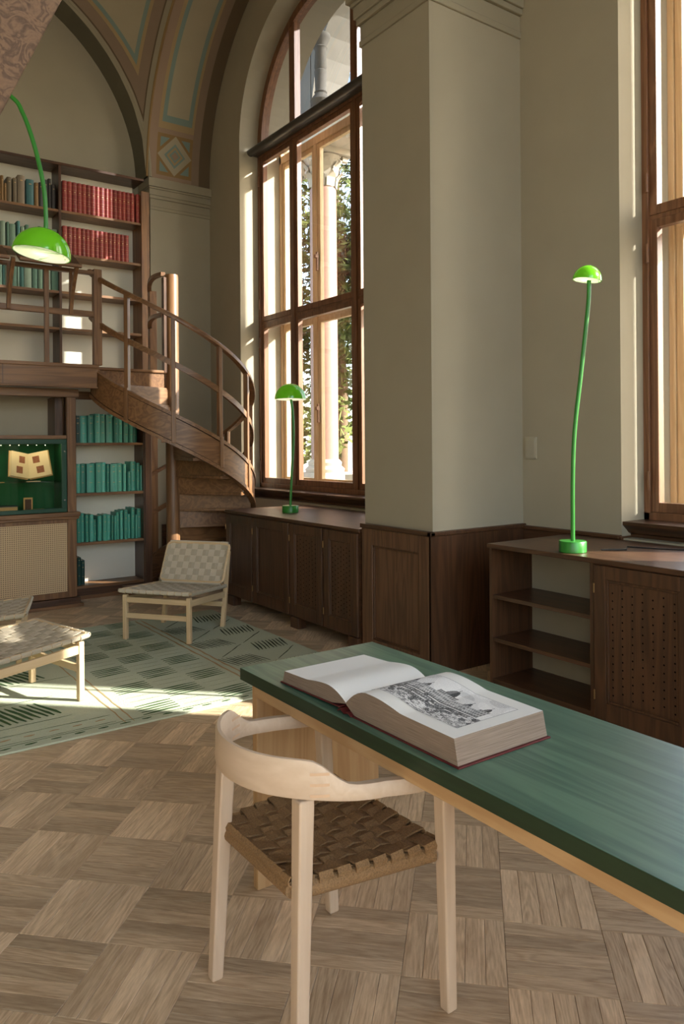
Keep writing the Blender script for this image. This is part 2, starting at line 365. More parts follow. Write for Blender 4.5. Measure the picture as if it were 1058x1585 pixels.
# painted sail vault over the corner bay and the painted arch band along the window wall
mcuts = [0, .045, .058, .145, .175, .21]
mm = [PLASTER_D, VT_DK, VT_TAUPE, VT_TAN, VT_BLUE, VT_CREAM]
def sail_z(dx, dy): return ZV+math.sqrt(max(0, 2*RV*RV-dx*dx-dy*dy))
cuts = list(mcuts)+[.21+(RV-.21)*k/16 for k in range(1, 17)]
fine = []
for a, b in zip(cuts[:-1], cuts[1:]): fine.append(a)
fine.append(RV)
g = sorted(set([round(c, 5) for c in fine]+[round(2*RV-c, 5) for c in fine]))
def band_i(mv):
    i = 0
    for k, c in enumerate(mcuts):
        if mv >= c-1e-6: i = k
    return i
mb = MB(); YC = 8.70-RV
for i in range(len(g)-1):
    for j in range(len(g)-1):
        xa, xb, ya, yb = g[i], g[i+1], g[j], g[j+1]
        mx_, my_ = (xa+xb)/2, (ya+yb)/2
        mi = band_i(min(mx_, 2*RV-mx_, my_, 2*RV-my_))
        P = lambda u, v: (3.34-u, 8.70-v, sail_z(RV-u, RV-v))
        mb.quad(P(xa, ya), P(xb, ya), P(xb, yb), P(xa, yb), mi)
v = struct('ceiling_vault', mb, mm, weld=True, smooth=True)
# arch band: barrel over the window bay, X 3.34..4.16
xs = [(0, .03, VT_OCHRE), (.03, .15, VT_PINK), (.15, .20, VT_TAN), (.20, .26, VT_BLUE), (.26, .60, VT_CREAM), (.60, .66, VT_BLUE), (.66, .70, VT_TAN), (.70, .82, VT_TAUPE), (.82, 1.0, VT_DK)]
mats = [VT_OCHRE, VT_PINK, VT_TAN, VT_BLUE, VT_CREAM, VT_TAUPE, VT_DK]
mb = MB()
angs = [0, 1.5, 3.5, 5.5, 7.5, 9.5, 11.5, 13, 14.5, 16, 18, 20]+[20+(160-20)*k/40 for k in range(1, 41)]+[162, 164, 165.5, 168, 171, 174, 176, 178.5, 180]
def bandP(t, a, dr=0): return (3.34+.82*t, YC+(RV-dr)*math.cos(rad(a)), ZV+(RV-dr)*math.sin(rad(a)))
for a, b in zip(angs[:-1], angs[1:]):
    am = (a+b)/2; am = min(am, 180-am)
    for t0, t1, mt in xs:
        m_ = mt
        if am < 16 and .15 <= t0 < .70: m_ = VT_PINK if am < 1.5 or am > 14.5 else VT_OCHRE
        elif am < 18 and .15 <= t0 < .70: m_ = VT_TAN
        elif am < 20 and .20 <= t0 < .66: m_ = VT_BLUE
        mb.quad(bandP(t0, a), bandP(t1, a), bandP(t1, b), bandP(t0, b), mats.index(m_))
band = struct('trim_4', mb, mats, weld=True, smooth=True)
def patch(uv, mi, dr, mb):
    q4 = list(uv)+[uv[-1]]*(4-len(uv)); n = 8; vs = []
    for i in range(n+1):
        for j in range(n+1):
            s_, t_ = i/n, j/n
            u = (1-s_)*(1-t_)*q4[0][0]+s_*(1-t_)*q4[1][0]+s_*t_*q4[2][0]+(1-s_)*t_*q4[3][0]
            v = (1-s_)*(1-t_)*q4[0][1]+s_*(1-t_)*q4[1][1]+s_*t_*q4[2][1]+(1-s_)*t_*q4[3][1]
            vs.append(bandP(.16+.53*u, 1.8+12.5*v, dr))
    mb.add(vs, [(i*(n+1)+j, (i+1)*(n+1)+j, (i+1)*(n+1)+j+1, i*(n+1)+j+1) for i in range(n) for j in range(n)], mi)
mb = MB(); D = lambda r: [(.5, .5-r), (.5+r, .5), (.5, .5+r), (.5-r, .5)]
for q, r, mi in ((.004, .5, 0), (.007, .31, 1), (.010, .24, 2), (.013, .17, 1), (.016, .11, 3)): patch(D(r), mi, q, mb)
for cx, cy in ((0, 0), (1, 0), (1, 1), (0, 1)):
    s_, t_ = (1 if cx == 0 else -1), (1 if cy == 0 else -1)
    patch([(cx+s_*.07, cy+t_*.07), (cx+s_*.33, cy+t_*.07), (cx+s_*.07, cy+t_*.33)], 1, .004, mb)
sub(band, 'painted_diamond', mb, [VT_CREAM, VT_BLUE, VT_TAN, VT_PINK], fix=False)
# thin moulding ribs along the two arches
mb = MB()
pts = [(XC+(RV+.04)*math.cos(rad(a)), 8.685, ZV+(RV+.04)*math.sin(rad(a))) for a in range(0, 181, 4)]
mb.tube(pts, .022, 8, 0)
pts = [(3.345, YC+(RV-.01)*math.cos(rad(a)), ZV+(RV-.01)*math.sin(rad(a))) for a in range(0, 181, 4)]
mb.tube(pts, .014, 8, 1)
struct('trim_5', mb, [PLASTER_D, VT_OCHRE], smooth=True)

# ------------------------------------------------------------------ parquet: basket weave of five-plank squares at 45 degrees
TS, A0, B0, NP = .2945, 2.724, 1.385, 5
def plank_mesh(name, L_, W_):
    mb = MB(); e = .0012; hx, hy = L_/2-.0005, W_/2-.0005
    b4 = [(-hx, -hy, -.012), (hx, -hy, -.012), (hx, hy, -.012), (-hx, hy, -.012)]
    m4 = [(-hx, -hy, -e), (hx, -hy, -e), (hx, hy, -e), (-hx, hy, -e)]
    t4 = [(-hx+e, -hy+e, 0), (hx-e, -hy+e, 0), (hx-e, hy-e, 0), (-hx+e, hy-e, 0)]
    vs = b4+m4+t4
    fs = [(8, 9, 10, 11)]+[(i, (i+1) % 4, 4+(i+1) % 4, 4+i) for i in range(4)]+[(4+i, 4+(i+1) % 4, 8+(i+1) % 4, 8+i) for i in range(4)]
    return vs, fs
pv, pf = plank_mesh('plank', TS, TS/NP)
pme = bpy.data.meshes.new('plank'); pme.from_pydata(pv, [], pf); pme.materials.append(PARQ)
at = pme.attributes.new('pl', 'FLOAT_VECTOR', 'POINT'); at.data.foreach_set('vector', [c for v in pv for c in v])
at = pme.attributes.new('rnd', 'FLOAT', 'POINT'); at.data.foreach_set('value', [0.0]*len(pv))
at = pme.attributes.new('grain_sheen', 'FLOAT', 'POINT'); at.data.foreach_set('value', [1.0]*len(pv))
pme2 = pme.copy(); pme2.attributes['grain_sheen'].data.foreach_set('value', [.0]*len(pv))
cands = []
for i in range(-30, 32):
    for j in range(-32, 30):
        ac, bc = A0+(i+.5)*TS, B0+(j+.5)*TS
        x, y = (ac-bc)/math.sqrt(2), (ac+bc)/math.sqrt(2)
        if not (-3.6 < x < 4.2 and -6.1 < y < 9.1): continue
        along_a = (i+j) % 2 == 1
        for k in range(NP):
            o_ = (k+.5)*TS/NP-TS/2
            a_, b_ = (ac, bc+o_) if along_a else (ac+o_, bc)
            px_, py_ = (a_-b_)/math.sqrt(2), (a_+b_)/math.sqrt(2)
            ang = rad(45) if along_a else rad(135)
            pr = project((px_, py_, 0)); sz = 0
            if pr and -30 < pr[0] < 1088 and pr[1] < 1600 and not (px_ < 3.0 and 3.96 < py_ < 6.3) and not (px_ > 1.6 and py_ < 2.2 and py_ > px_*.55+10): sz = 1/(pr[2]**2*1.0)*1/pr[2]
            cands.append((sz, px_, py_, ang))
cands.sort(key=lambda c: -c[0])
for sz, x, y, ang in cands[:300]:
    o = bpy.data.objects.new('plank', pme if ang < 1 else pme2); COL.objects.link(o); o.parent = FLOOR; o.location = (x, y, 0); o.rotation_euler = (0, 0, ang)
vs, fs, pl, rn, tn = [], [], [], [], []
for sz, x, y, ang in cands[300:]:
    c, s_ = math.cos(ang), math.sin(ang); n = len(vs); r_ = random.random()
    for v in pv: vs.append((x+v[0]*c-v[1]*s_, y+v[0]*s_+v[1]*c, v[2])); pl += list(v); rn.append(r_); tn.append(1.0 if ang < 1 else 0.0)
    fs += [[q+n for q in f] for f in pf]
me = bpy.data.meshes.new('planks'); me.from_pydata(vs, [], fs); me.materials.append(PARQ)
at = me.attributes.new('pl', 'FLOAT_VECTOR', 'POINT'); at.data.foreach_set('vector', pl)
at = me.attributes.new('rnd', 'FLOAT', 'POINT'); at.data.foreach_set('value', rn)
at = me.attributes.new('grain_sheen', 'FLOAT', 'POINT'); at.data.foreach_set('value', tn)
o = bpy.data.objects.new('planks', me); COL.objects.link(o); o.parent = FLOOR; stuff(o)

# ------------------------------------------------------------------ windows
def make_window(yc, name):
    e = structe(name, (4.42, yc, 0)); hw = RA+.01; mull = (-.575, .575); Z0, Z1, Z2 = 1.03, 2.93, 4.93
    for x, W, nm, dp, zt in ((0, WINW, 'inner', .06, 0), (.30, OUTW, 'outer', .05, 0)):
        f = MB()
        for s in (-1, 1): f.box(x-.02, x+dp+.02, s*hw-(.05 if s > 0 else 0), s*hw+(.05 if s < 0 else 0), Z0-.03, ZS)
        for q in mull: f.box(x-.015, x+dp+.02, q-.028, q+.028, Z0, Z2)
        f.box(x-.02, x+dp+.02, -hw, hw, Z0-.03, Z0+.02); f.box(x-.02, x+dp+.02, -hw, hw, Z2-.06, Z2+.03)
        f.box(x+.005, x+dp+.02, -hw, hw, Z1-.015, Z1+.015)
        sub(e, 'window_frame', f, W['Z'], bevel=.004)
        # arched head frame
        a_ = MB(); pts = [(x+dp/2, hw*math.cos(rad(t))*.985, ZS+hw*math.sin(rad(t))*.985) for t in range(0, 181, 4)]
        ups = [Vector((0, math.cos(rad(t)), math.sin(rad(t)))) for t in range(0, 181, 4)]
        a_.sweep(pts, ups, [(-.05, -.075), (.05, -.075), (.05, .02), (-.05, .02)])
        for q in (mull if nm == 'inner' else ()):
            zt_ = ZS+math.sqrt(hw*hw-q*q)-.03; a_.box(x-.01, x+dp+.01, q-.055, q+.055, Z2, zt_)
        if nm == 'inner': sub(e, 'arched_frame', a_, W['Z'], bevel=.004)
        ys = [-hw+.05, mull[0], mull[1], hw-.05]
        for k in range(3):
            for z0, z1 in ((Z0+.02, Z1-.015), (Z1+.015, Z2-.06)):
                ya = ys[k]+(.028 if k else 0); yb = ys[k+1]-(.028 if k < 2 else 0); t = .052
                sh = MB(); sh.box(x+.0, x+dp, ya, ya+t, z0, z1); sh.box(x+.0, x+dp, yb-t, yb, z0, z1)
                sh.box(x+.0, x+dp, ya+t, yb-t, z0, z0+t+.01); sh.box(x+.0, x+dp, ya+t, yb-t, z1-t, z1)
                so_ = sub(e, 'sash', sh, W['Z'], bevel=.004)
                sub(so_, 'pane', MB().quad((x+dp/2, ya+t, z0+t), (x+dp/2, yb-t, z0+t), (x+dp/2, yb-t, z1-t), (x+dp/2, ya+t, z1-t)), GLASS, fix=False)
        # head panes
        gp = MB(); n = 12
        for k in (range(3) if nm == 'inner' else ()):
            ya, yb = (-hw+.06, mull[0]-.055) if k == 0 else ((mull[0]+.055, mull[1]-.055) if k == 1 else (mull[1]+.055, hw-.06))
            gp = MB(); top = []
            for q in range(n+1):
                yy = ya+(yb-ya)*q/n; top.append((x+dp/2, yy, ZS+math.sqrt(max(0, (hw-.07)**2-yy*yy))))
            vs = [(x+dp/2, ya, Z2+.03), (x+dp/2, yb, Z2+.03)]+top[::-1]
            gp.add(vs, [tuple(range(len(vs)))]); sub(e, 'pane', gp, DUSTY_DIM, fix=False)
    # hinges on the inner frame
    for s in (-1, 1):
        for z in (1.25, 2.7, 3.15, 4.6):
            sub(e, 'hinge', MB().tube([(-.03, s*(hw-.05), z-.06), (-.03, s*(hw-.05), z+.06)], .011, 8), WINW['Z'])
    for q in (-.52, .52):
        for z in (1.9, 3.6): sub(e, 'window_handle', MB().box(.262, .285, q-.012, q+.012, z-.16, z+.05).box(.24, .285, q-.018, q+.018, z-.02, z+.02), WINW['Z'], bevel=.004)
    # transom rod
    tb = MB(); prof = [(.045*math.cos(2*PI*k/14), .042*math.sin(2*PI*k/14)) for k in range(14)]
    tb.sweep([(-.115, -hw+.0, Z2), (-.115, hw-.0, Z2)], Vector((0, 0, 1)), prof); tb.box(-.12, -.015, -hw, hw, Z2-.03, Z2+.03)
    sub(e, 'transom_bar', tb, IRON, smooth=True)
    # sill ledge and moulded apron
    sb = MB(); prof = [(-.25, .0), (-.25, .022), (-.02, .022), (-.02, -.13), (-.15, -.13), (-.15, -.10), (-.165, -.09), (-.165, -.06), (-.19, -.05), (-.21, -.03)]
    sb.prism([(p[0], 1.0+p[1]-.02) for p in prof], -hw-.01, hw+.01, axis='y')
    o = sub(e, 'window_sill', sb, DARKW['Y'], bevel=.004)
    # stone stool under the outer frame
    sub(e, 'outer_sill', MB().box(.10, .56, -hw, hw, .90, 1.0), OUTW['Y'])
    return e
for y, n in WINS: make_window(y, n)

# ------------------------------------------------------------------ wainscot, cap moulding
wc = MB()
def capY(mb, x, y0, y1, z=.915): mb.box(x-.012, x+.02, y0, y1, .885, z-.015); mb.box(x-.028, x+.02, y0, y1, z-.018, z)
mb = MB()
# wall strip behind the right-hand cabinets and returns at reveals
for y0, y1 in ((2.86, 3.655), (-.665, .18), (4.375, 5.22), (7.90, 8.70)):
    mb.box(4.14, 4.17, y0, y1, 0, .90); mb.box(4.125, 4.17, y0, y1, .895, .918)
for yc, n in WINS: mb.box(4.14, 4.42, yc-RA-.01, yc-RA+.012, .86, .91); mb.box(4.14, 4.42, yc+RA-.012, yc+RA+.01, .86, .91); mb.box(4.24, 4.30, yc-RA, yc+RA, .5, .9)
mb.box(3.50, 4.16, 8.68, 8.71, 0, .55)
struct('baseboard_right', mb, DARKW['Y'], bevel=.004)
# pillar cladding: framed panel facing the room, plain board on the return
CLAD = wood3('cladding_oak', srgb(116, 84, 60), srgb(74, 50, 34), rough=.36, coat=.2)
def pillar_clad(y0, y1):
    e = structe('trim_6', (0, 0, 0)); xf = 3.285
    PCL = CLAD
    sub(e, 'panel_frame', MB().box(xf-.018, 3.30, y0-.015, y0+.10, 0, .90).box(xf-.018, 3.30, y1-.12, y1, 0, .90).box(xf-.018, 3.30, y0+.10, y1-.12, .785, .90).box(xf-.018, 3.30, y0+.10, y1-.12, 0, .12), PCL['Z'], bevel=.003)
    sub(e, 'panel', MB().box(xf, 3.30, y0+.10, y1-.12, .12, .785), PCL['Z'])
    mo = MB()
    for a, b, c, d in ((y0+.10, y0+.115, .12, .785), (y1-.135, y1-.12, .12, .785)): mo.box(xf-.012, xf+.002, a, b, c, d)
    mo.box(xf-.012, xf+.002, y0+.10, y1-.12, .77, .785); mo.box(xf-.012, xf+.002, y0+.10, y1-.12, .12, .135)
    sub(e, 'panel_moulding', mo, DARKW['Z'], bevel=.003)
    sub(e, 'side_board', MB().box(3.267, 4.15, y0-.018, y0, 0, .90), DARKW['Z'])
    sub(e, 'cap_moulding', MB().box(3.255, 4.16, y0-.03, y0+.01, .90, .93).box(3.255, 3.30, y0-.03, y1+.01, .90, .93), DARKW['Y'], bevel=.006)
pillar_clad(3.655, 4.375)
pillar_clad(-1.385, -.665)

# ------------------------------------------------------------------ low cabinets under the windows
def framed_door(parent, x, ya, yb, z0, z1, holes=True, mat=DARKW, th=.02, rail=.075, seed=0):
    """door in the plane x, front towards -x; frame, panel, moulding, drilled holes, hinge"""
    d = MB(); d.box(x-th, x, ya, ya+rail, z0, z1).box(x-th, x, yb-rail, yb, z0, z1).box(x-th, x, ya+rail, yb-rail, z0, z0+rail+.02).box(x-th, x, ya+rail, yb-rail, z1-rail, z1)
    o = sub(parent, 'door', d, mat['Z'], bevel=.003)
    sub(o, 'door_panel', MB().box(x-th*.35, x, ya+rail, yb-rail, z0+rail+.02, z1-rail), mat['Z'])
    mo = MB(); a, b, c, e = ya+rail, yb-rail, z0+rail+.02, z1-rail; t = .014
    for bx in ((a, a+t, c, e), (b-t, b, c, e), (a+t, b-t, c, c+t), (a+t, b-t, e-t, e)): mo.box(x-th*.8, x-th*.3, *bx)
    sub(o, 'moulding', mo, mat['Z'], bevel=.003)
    if holes:
        h = MB(); n = 0; cols = 7; rows = 13
        for i in range(cols):
            for j in range(rows+1):
                yy = a+.035+(b-a-.07)*i/(cols-1); zz = c+.045+(e-c-.09)*(j+(.5 if i % 2 else 0))/(rows+.5)
                if zz > e-.03: continue
                vs = [(x-th*.35-.0008, yy+.0048*math.cos(2*PI*k/8), zz+.0048*math.sin(2*PI*k/8)) for k in range(8)]
                h.add(vs, [tuple(range(8))])
        stuff(sub(o, 'vent_holes', h, HOLE_AND_SHADOW, fix=False))
    for z in (z0+.12, z1-.12): sub(o, 'hinge', MB().tube([(x-th-.004, yb-.004, z-.025), (x-th-.004, yb-.004, z+.025)], .0045, 8), BRASS)
    return o
# left window bay, four doors, cut in behind the staircase
c1 = thing('low_cabinet', 'dark oak cabinet with four panelled doors under the left tall window', 'cabinet', (3.27, 4.40, 0), 0, None)
X = 0.0
sub(c1, 'cabinet_top', MB().box(-.02, .87, -.012, 2.12, .862, .885), DARKW['Y'], bevel=.004)
sub(c1, 'carcass', MB().box(.002, .86, 0, 2.10, .085, .862), DARKW['Y'])
ds = [(.012, .45), (.47, .95), (.97, 1.58), (1.60, 2.095)]
for k, (a, b) in enumerate(ds): framed_door(c1, 0, a, b, .10, .85, holes=k < 2, mat=DARKW)
for a in (.01, .82, 1.95): sub(c1, 'foot', MB().box(-.02, .06, a, a+.12, 0, .09), DARKW['Z'], bevel=.003)
# right bay: open shelves at the corner, then panelled doors
c2 = thing('low_cabinet', 'dark oak window cabinet with three open corner shelves and drilled vent door', 'cabinet', (3.38, 3.24, 0))
sub(c2, 'cabinet_top', MB().box(-.02, .76, -4.4, 0, .866, .893), DARKW['Y'], bevel=.004)
sub(c2, 'side_panel', MB().box(0, .74, -.022, -.002, .0, .866), DARKW['Z'])
sub(c2, 'side_panel', MB().box(0, .74, -.745, -.722, .0, .866), DARKW['Z'])
sub(c2, 'back_panel', MB().box(.36, .372, -.722, -.022, .08, .866), PLASTER_D)
for z in (.585, .325): sub(c2, 'shelf', MB().box(.008, .358, -.722, -.022, z-.024, z), DARKW['Y'], bevel=.002)
sub(c2, 'shelf', MB().box(.0, .358, -.722, -.022, .055, .08), DARKW['Y'], bevel=.002)
sub(c2, 'plinth', MB().box(.01, .03, -4.38, 0, 0, .055), DARKW['Y'])
sub(c2, 'carcass', MB().box(.002, .74, -4.38, -.747, .055, .866), DARKW['Y'])
y = -.75
for k in range(6):
    framed_door(c2, 0, y-.56, y-.01, .065, .86, holes=True, mat=DARKW, rail=.07); y -= .58
# charging cable on the cabinet top
cb = MB().tube([(3.62, 2.62, .9), (3.75, 2.55, .897), (3.86, 2.62, .897), (3.92, 2.45, .897), (4.02, 2.3, .897), (4.06, 1.9, .897)], .004, 6)
tag(obj('cable', cb, BLACKP, smooth=True), 'thin black cable lying on the cabinet top by the right window', 'cable')
tag(obj('wall_plate', MB().box(4.148, 4.161, 3.525, 3.625, 1.385, 1.54).box(4.144, 4.150, 3.535, 3.615, 1.395, 1.53), plain('plate_cream', srgb(168, 160, 140), .5), bevel=.003), 'small blank cream plate on the wall between pillar and right window', 'wall plate')

# ------------------------------------------------------------------ books
def book_mat(c, gl=.45): return plain('book_cloth', c, gl, .4, noise=.10, nscale=30, bump=.05)
PAPER = plain('page_edges', srgb(222, 206, 176), .8, .2, noise=.1, nscale=90)
GOLD = plain('gilt', srgb(196, 160, 104), .45, .5, .2)
TEALS = [book_mat(srgb(*c), .35) for c in ((70, 146, 124), (78, 158, 136), (60, 132, 112), (88, 168, 146))]
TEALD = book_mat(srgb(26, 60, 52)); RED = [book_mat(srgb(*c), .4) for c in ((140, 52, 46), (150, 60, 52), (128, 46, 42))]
SAGE = [book_mat(srgb(*c), .7) for c in ((118, 146, 126), (98, 130, 112), (140, 160, 140), (74, 116, 108))]
BROWNS = {'tan': book_mat(srgb(136, 106, 66)), 'olive': book_mat(srgb(112, 100, 78)), 'teal': book_mat(srgb(58, 104, 104)), 'dark': book_mat(srgb(62, 58, 56)), 'grey': book_mat(srgb(128, 114, 92))}
def book(wd, ht, dp, mat, bands='lines', x=0, y=0, z=0, lean=0):
    """stands with its spine towards -y; origin at the base, spine side centre"""
    mb = MB(); t = .0025; sr = min(.012, wd*.35)
    arc = [(-wd/2+wd*k/6, -sr*math.sin(PI*k/6)*1.0) for k in range(7)]
    outer = arc+[(wd/2, dp), (-wd/2, dp)]
    # spine + boards as a U-shaped shell, page block inside
    mb.prism(arc+[(wd/2, t+.002), (-wd/2, t+.002)], 0, ht)
    mb.box(-wd/2, -wd/2+t, 0, dp, 0, ht); mb.box(wd/2-t, wd/2, 0, dp, 0, ht)
    mb.box(-wd/2+t, wd/2-t, .003, dp-.004, .003, ht-.005, 1)
    def bandq(za, zb, fr=.8, e=.0006):
        n = 6; k0 = int(round((1-fr)/2*n)); 
        for k in range(k0, n-k0):
            a, b = arc[k], arc[k+1]
            mb.quad((a[0], a[1]-e, za), (b[0], b[1]-e, za), (b[0], b[1]-e, zb), (a[0], a[1]-e, zb), 2)
    if bands == 'lines':
        for f in (.12, .28, .44, .60, .74, .88): bandq(ht*f-.0008, ht*f+.0010, 1)
        bandq(ht*.65, ht*.68, .5); bandq(ht*.35, ht*.36, .35)
    elif bands == 'title':
        bandq(ht*.90, ht*.912, .34); bandq(ht*.70, ht*.708, .5); bandq(ht*.73, ht*.738, .34); bandq(ht*.34, ht*.35, .34)
    elif bands == 'small': bandq(ht*.8, ht*.83, .5)
    o = obj('book', mb, [mat, PAPER, GOLD]); o.location = (x, y, z)
    if lean: o.rotation_euler = (0, lean, 0)
    return o
# lower open shelves: positions read along each shelf
def U(v): return 2.172+(v-45)*.001316
SH = {0: (1.530, [(42, 84, .268, 'd'), (85, 139, .268), (141, 189, .272), (191, 231, .290), (233, 277, .288), (281, 334, .284), (337, 371, .268), (374, 412, .268), (415, 457, .242), (459, 488, .238), (490, 528, .228)]),
      1: (1.035, [(46, 79, .286), (81, 126, .286), (130, 193, .288), (197, 238, .292), (241, 279, .296), (281, 304, .276), (307, 359, .280), (362, 407, .284), (410, 435, .274), (441, 469, .20), (472, 514, .300), (517, 543, .286), (545, 560, .26)]),
      2: (.548, [(50, 83, .286), (86, 114, .284), (117, 144, .270), (147, 177, .268), (179, 204, .215), (212, 244, .250), (247, 281, .262), (284, 313, .254), (316, 333, .246), (336, 353, .242), (356, 381, .274), (384, 408, .290), (411, 440, .296), (443, 469, .250), (472, 501, .315), (504, 518, .24), (521, 554, .300)]),
      3: (.125, [(50, 82, .275), (84, 115, .240)])}
nmsh = ['top', 'second', 'third', 'bottom']
for k, (z, lst) in SH.items():
    for i, b in enumerate(lst):
        wd = (b[1]-b[0])*.001316; dk = len(b) > 3 or k == 3
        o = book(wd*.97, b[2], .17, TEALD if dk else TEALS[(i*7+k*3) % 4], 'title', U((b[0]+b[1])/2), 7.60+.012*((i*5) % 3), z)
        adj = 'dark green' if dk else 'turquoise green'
        szn = 'short ' if b[2] < .22 else ('tall ' if b[2] >= .295 else '')
        tag(o, '%s%s book, %s from left on the %s shelf beside the display case' % (szn, adj, ORD[i], nmsh[k]), 'book', 'green volumes on the %s lower shelf' % nmsh[k])
# upper right bay: red sets
xs1 = [45, 98, 148, 203, 255, 303, 352, 405, 450, 508, 553, 600, 650, 700, 745, 797, 845]
for i in range(len(xs1)):
    a = xs1[i]; b = xs1[i+1]-2 if i+1 < len(xs1) else 905
    if i == len(xs1)-1: a = 862
    wd = (b-a)*.00102; x = 2.335+((a+b)/2-45)*.00102
    o = book(wd*.97, .335, .2, RED[i % 3], 'lines', x, 8.585, 4.09)
    tag(o, 'tall red leather book with gilt bands, %s from the left on the topmost shelf' % ORD[i], 'book', 'red set on the topmost shelf')
xs2 = [45, 98, 150, 195, 245, 293, 338, 390, 440, 492, 540, 588, 632, 680, 727, 776]
for i in range(15):
    a, b = xs2[i], xs2[i+1]-2; wd = (b-a)*.00102; x = 2.335+((a+b)/2-45)*.00102
    o = book(wd*.97, .31, .2, RED[(i+1) % 3], 'lines', x, 8.585, 3.617)
    tag(o, 'red leather book with gilt bands, %s from the left on the second highest shelf' % ORD[i], 'book', 'red set on the second shelf')
# upper left bay
def V_(v): return 1.69+v*.000827
L1 = [(-40, -22, .25, 'tan'), (-20, -2, .26, 'tan'), (0, 18, .262, 'tan'), (22, 56, .262, 'tan'), (62, 92, .185, 'tan'), (94, 152, .258, 'olive'), (164, 217, .258, 'olive'), (222, 313, .300, 'grey'), (328, 424, .272, 'teal'), (431, 482, .25, 'tan'), (486, 540, .262, 'dark'), (546, 598, .30, 'dark'), (602, 640, .32, 'dark'), (645, 700, .262, 'dark')]
for i, (a, b, h, c) in enumerate(L1):
    o = book((b-a)*.000827*.95, h, .16, BROWNS[c], 'small', V_((a+b)/2), 8.60, 4.10)
    nm = {'tan': 'tan brown', 'olive': 'olive brown', 'grey': 'thick mottled grey brown', 'teal': 'wide teal', 'dark': 'dark grey'}[c]
    tag(o, '%s old book, %s from the left in the highest left bay' % (nm, ORD[i]), 'book', 'old mixed books in the highest left bay')
L2 = [(-30, -12, .24), (-8, 8, .27), (14, 74, .262), (88, 120, .26), (122, 195, .245), (210, 250, .285), (260, 305, .235), (316, 356, .26), (360, 402, .222), (404, 424, .20), (430, 465, .222), (470, 520, .262), (530, 585, .21), (590, 640, .225), (648, 715, .255)]
for i, (a, b, h) in enumerate(L2):
    o = book((b-a)*.000827*.95, h, .16, SAGE[(i*3) % 4], 'none', V_((a+b)/2), 8.60, 3.62)
    tag(o, 'pale green pamphlet binding, %s from the left behind the hanging lamp shade' % ORD[i], 'book', 'pale green bindings on the second left shelf')
L3 = [(-30, -12, .24), (-8, 32, .265), (35, 56, .255), (60, 110, .25), (120, 178, .262), (182, 205, .25), (210, 248, .25), (252, 330, .26), (336, 390, .25), (396, 445, .242), (450, 486, .245), (490, 530, .25), (536, 610, .255)]
for i, (a, b, h) in enumerate(L3):
    o = book((b-a)*.00099*.95, h, .16, SAGE[(i*3+1) % 4], 'none', 1.685+(a+b)/2*.00099, 8.60, 3.205)
    tag(o, 'pale green binding, %s from the left on the shelf below the lamp shade' % ORD[i], 'book', 'pale green bindings on the third left shelf')

# ------------------------------------------------------------------ upper bookcase on the gallery
BACKP = plain('painted_back_panel', srgb(208, 204, 188), .8, .2)
ub = thing('bookcase', 'tall brown oak bookcase standing on the gallery against the arched wall', 'bookcase', (0, 8.55, 2.245))
SHZ = [4.60, 4.09, 3.617, 3.20, 2.80]
DV = [-.6, .5, 1.08, 2.30]
def at0(mb, loc): return mb.xf(Matrix.Translation(-Vector(loc)))
L0 = (0, 8.55, 2.245)
for x in DV: sub(ub, 'upright', at0(MB().box(x-.014, x+.014, 8.55, 8.84, 2.245, 4.60), L0), DARKW['Z'], bevel=.002)
sub(ub, 'upright', at0(MB().box(3.214, 3.31, 8.535, 8.84, 2.245, 4.46), L0), MIDW['Z'], bevel=.004)
bays = list(zip(DV, DV[1:]+[3.228]))
for bi, (a, b) in enumerate(bays):
    for k, z in enumerate(SHZ):
        if k == 0: continue
        sub(ub, 'shelf', at0(MB().box(a+.014, b-.014, 8.556, 8.83, z-.028, z), L0), MIDW['X'] if True else DARKW['X'], bevel=.002)
    sub(ub, 'back_panel', at0(MB().box(a+.014, b-.014, 8.83, 8.842, 2.245, 4.58), L0), BACKP)
sub(ub, 'top_board', at0(MB().box(-.62, 3.25, 8.54, 8.86, 4.575, 4.605), L0), DARKW['X'], bevel=.003)

# ------------------------------------------------------------------ lower open bookcase
lb = thing('bookcase', 'open brown oak bookcase of green books under the gallery', 'bookcase', (2.5, 7.54, 0)); L0 = (2.5, 7.54, 0)
sub(lb, 'upright', at0(MB().box(2.10, 2.165, 7.54, 7.83, 0, 2.03), L0), MIDW['Z'], bevel=.003)
sub(lb, 'upright', at0(MB().box(2.84, 2.90, 7.54, 7.83, 0, 2.03), L0), DARKW['Z'], bevel=.003)
sub(lb, 'stile', at0(MB().box(2.855, 2.925, 7.525, 7.545, 0, 2.0), L0), DARKW['Z'], bevel=.004)
for k, z in enumerate((1.53, 1.035, .548, .125)):
    sub(lb, 'shelf', at0(MB().box(2.165, 2.84, 7.546, 7.80, z-.026, z), L0), MIDW['X'], bevel=.002)
sub(lb, 'back_panel', at0(MB().box(2.165, 2.84, 7.80, 7.815, .1, 2.0), L0), BACKP)
sub(lb, 'plinth', at0(MB().box(2.11, 2.93, 7.535, 7.60, 0, .10), L0), DARKW['X'], bevel=.004)
sub(lb, 'plinth', at0(MB().box(2.11, 2.95, 7.515, 7.56, 0, .035), L0), MIDW['X'], bevel=.004)
sub(lb, 'frieze', at0(MB().box(2.10, 2.95, 7.50, 7.56, 1.955, 2.03), L0), MIDW['X'], bevel=.004)

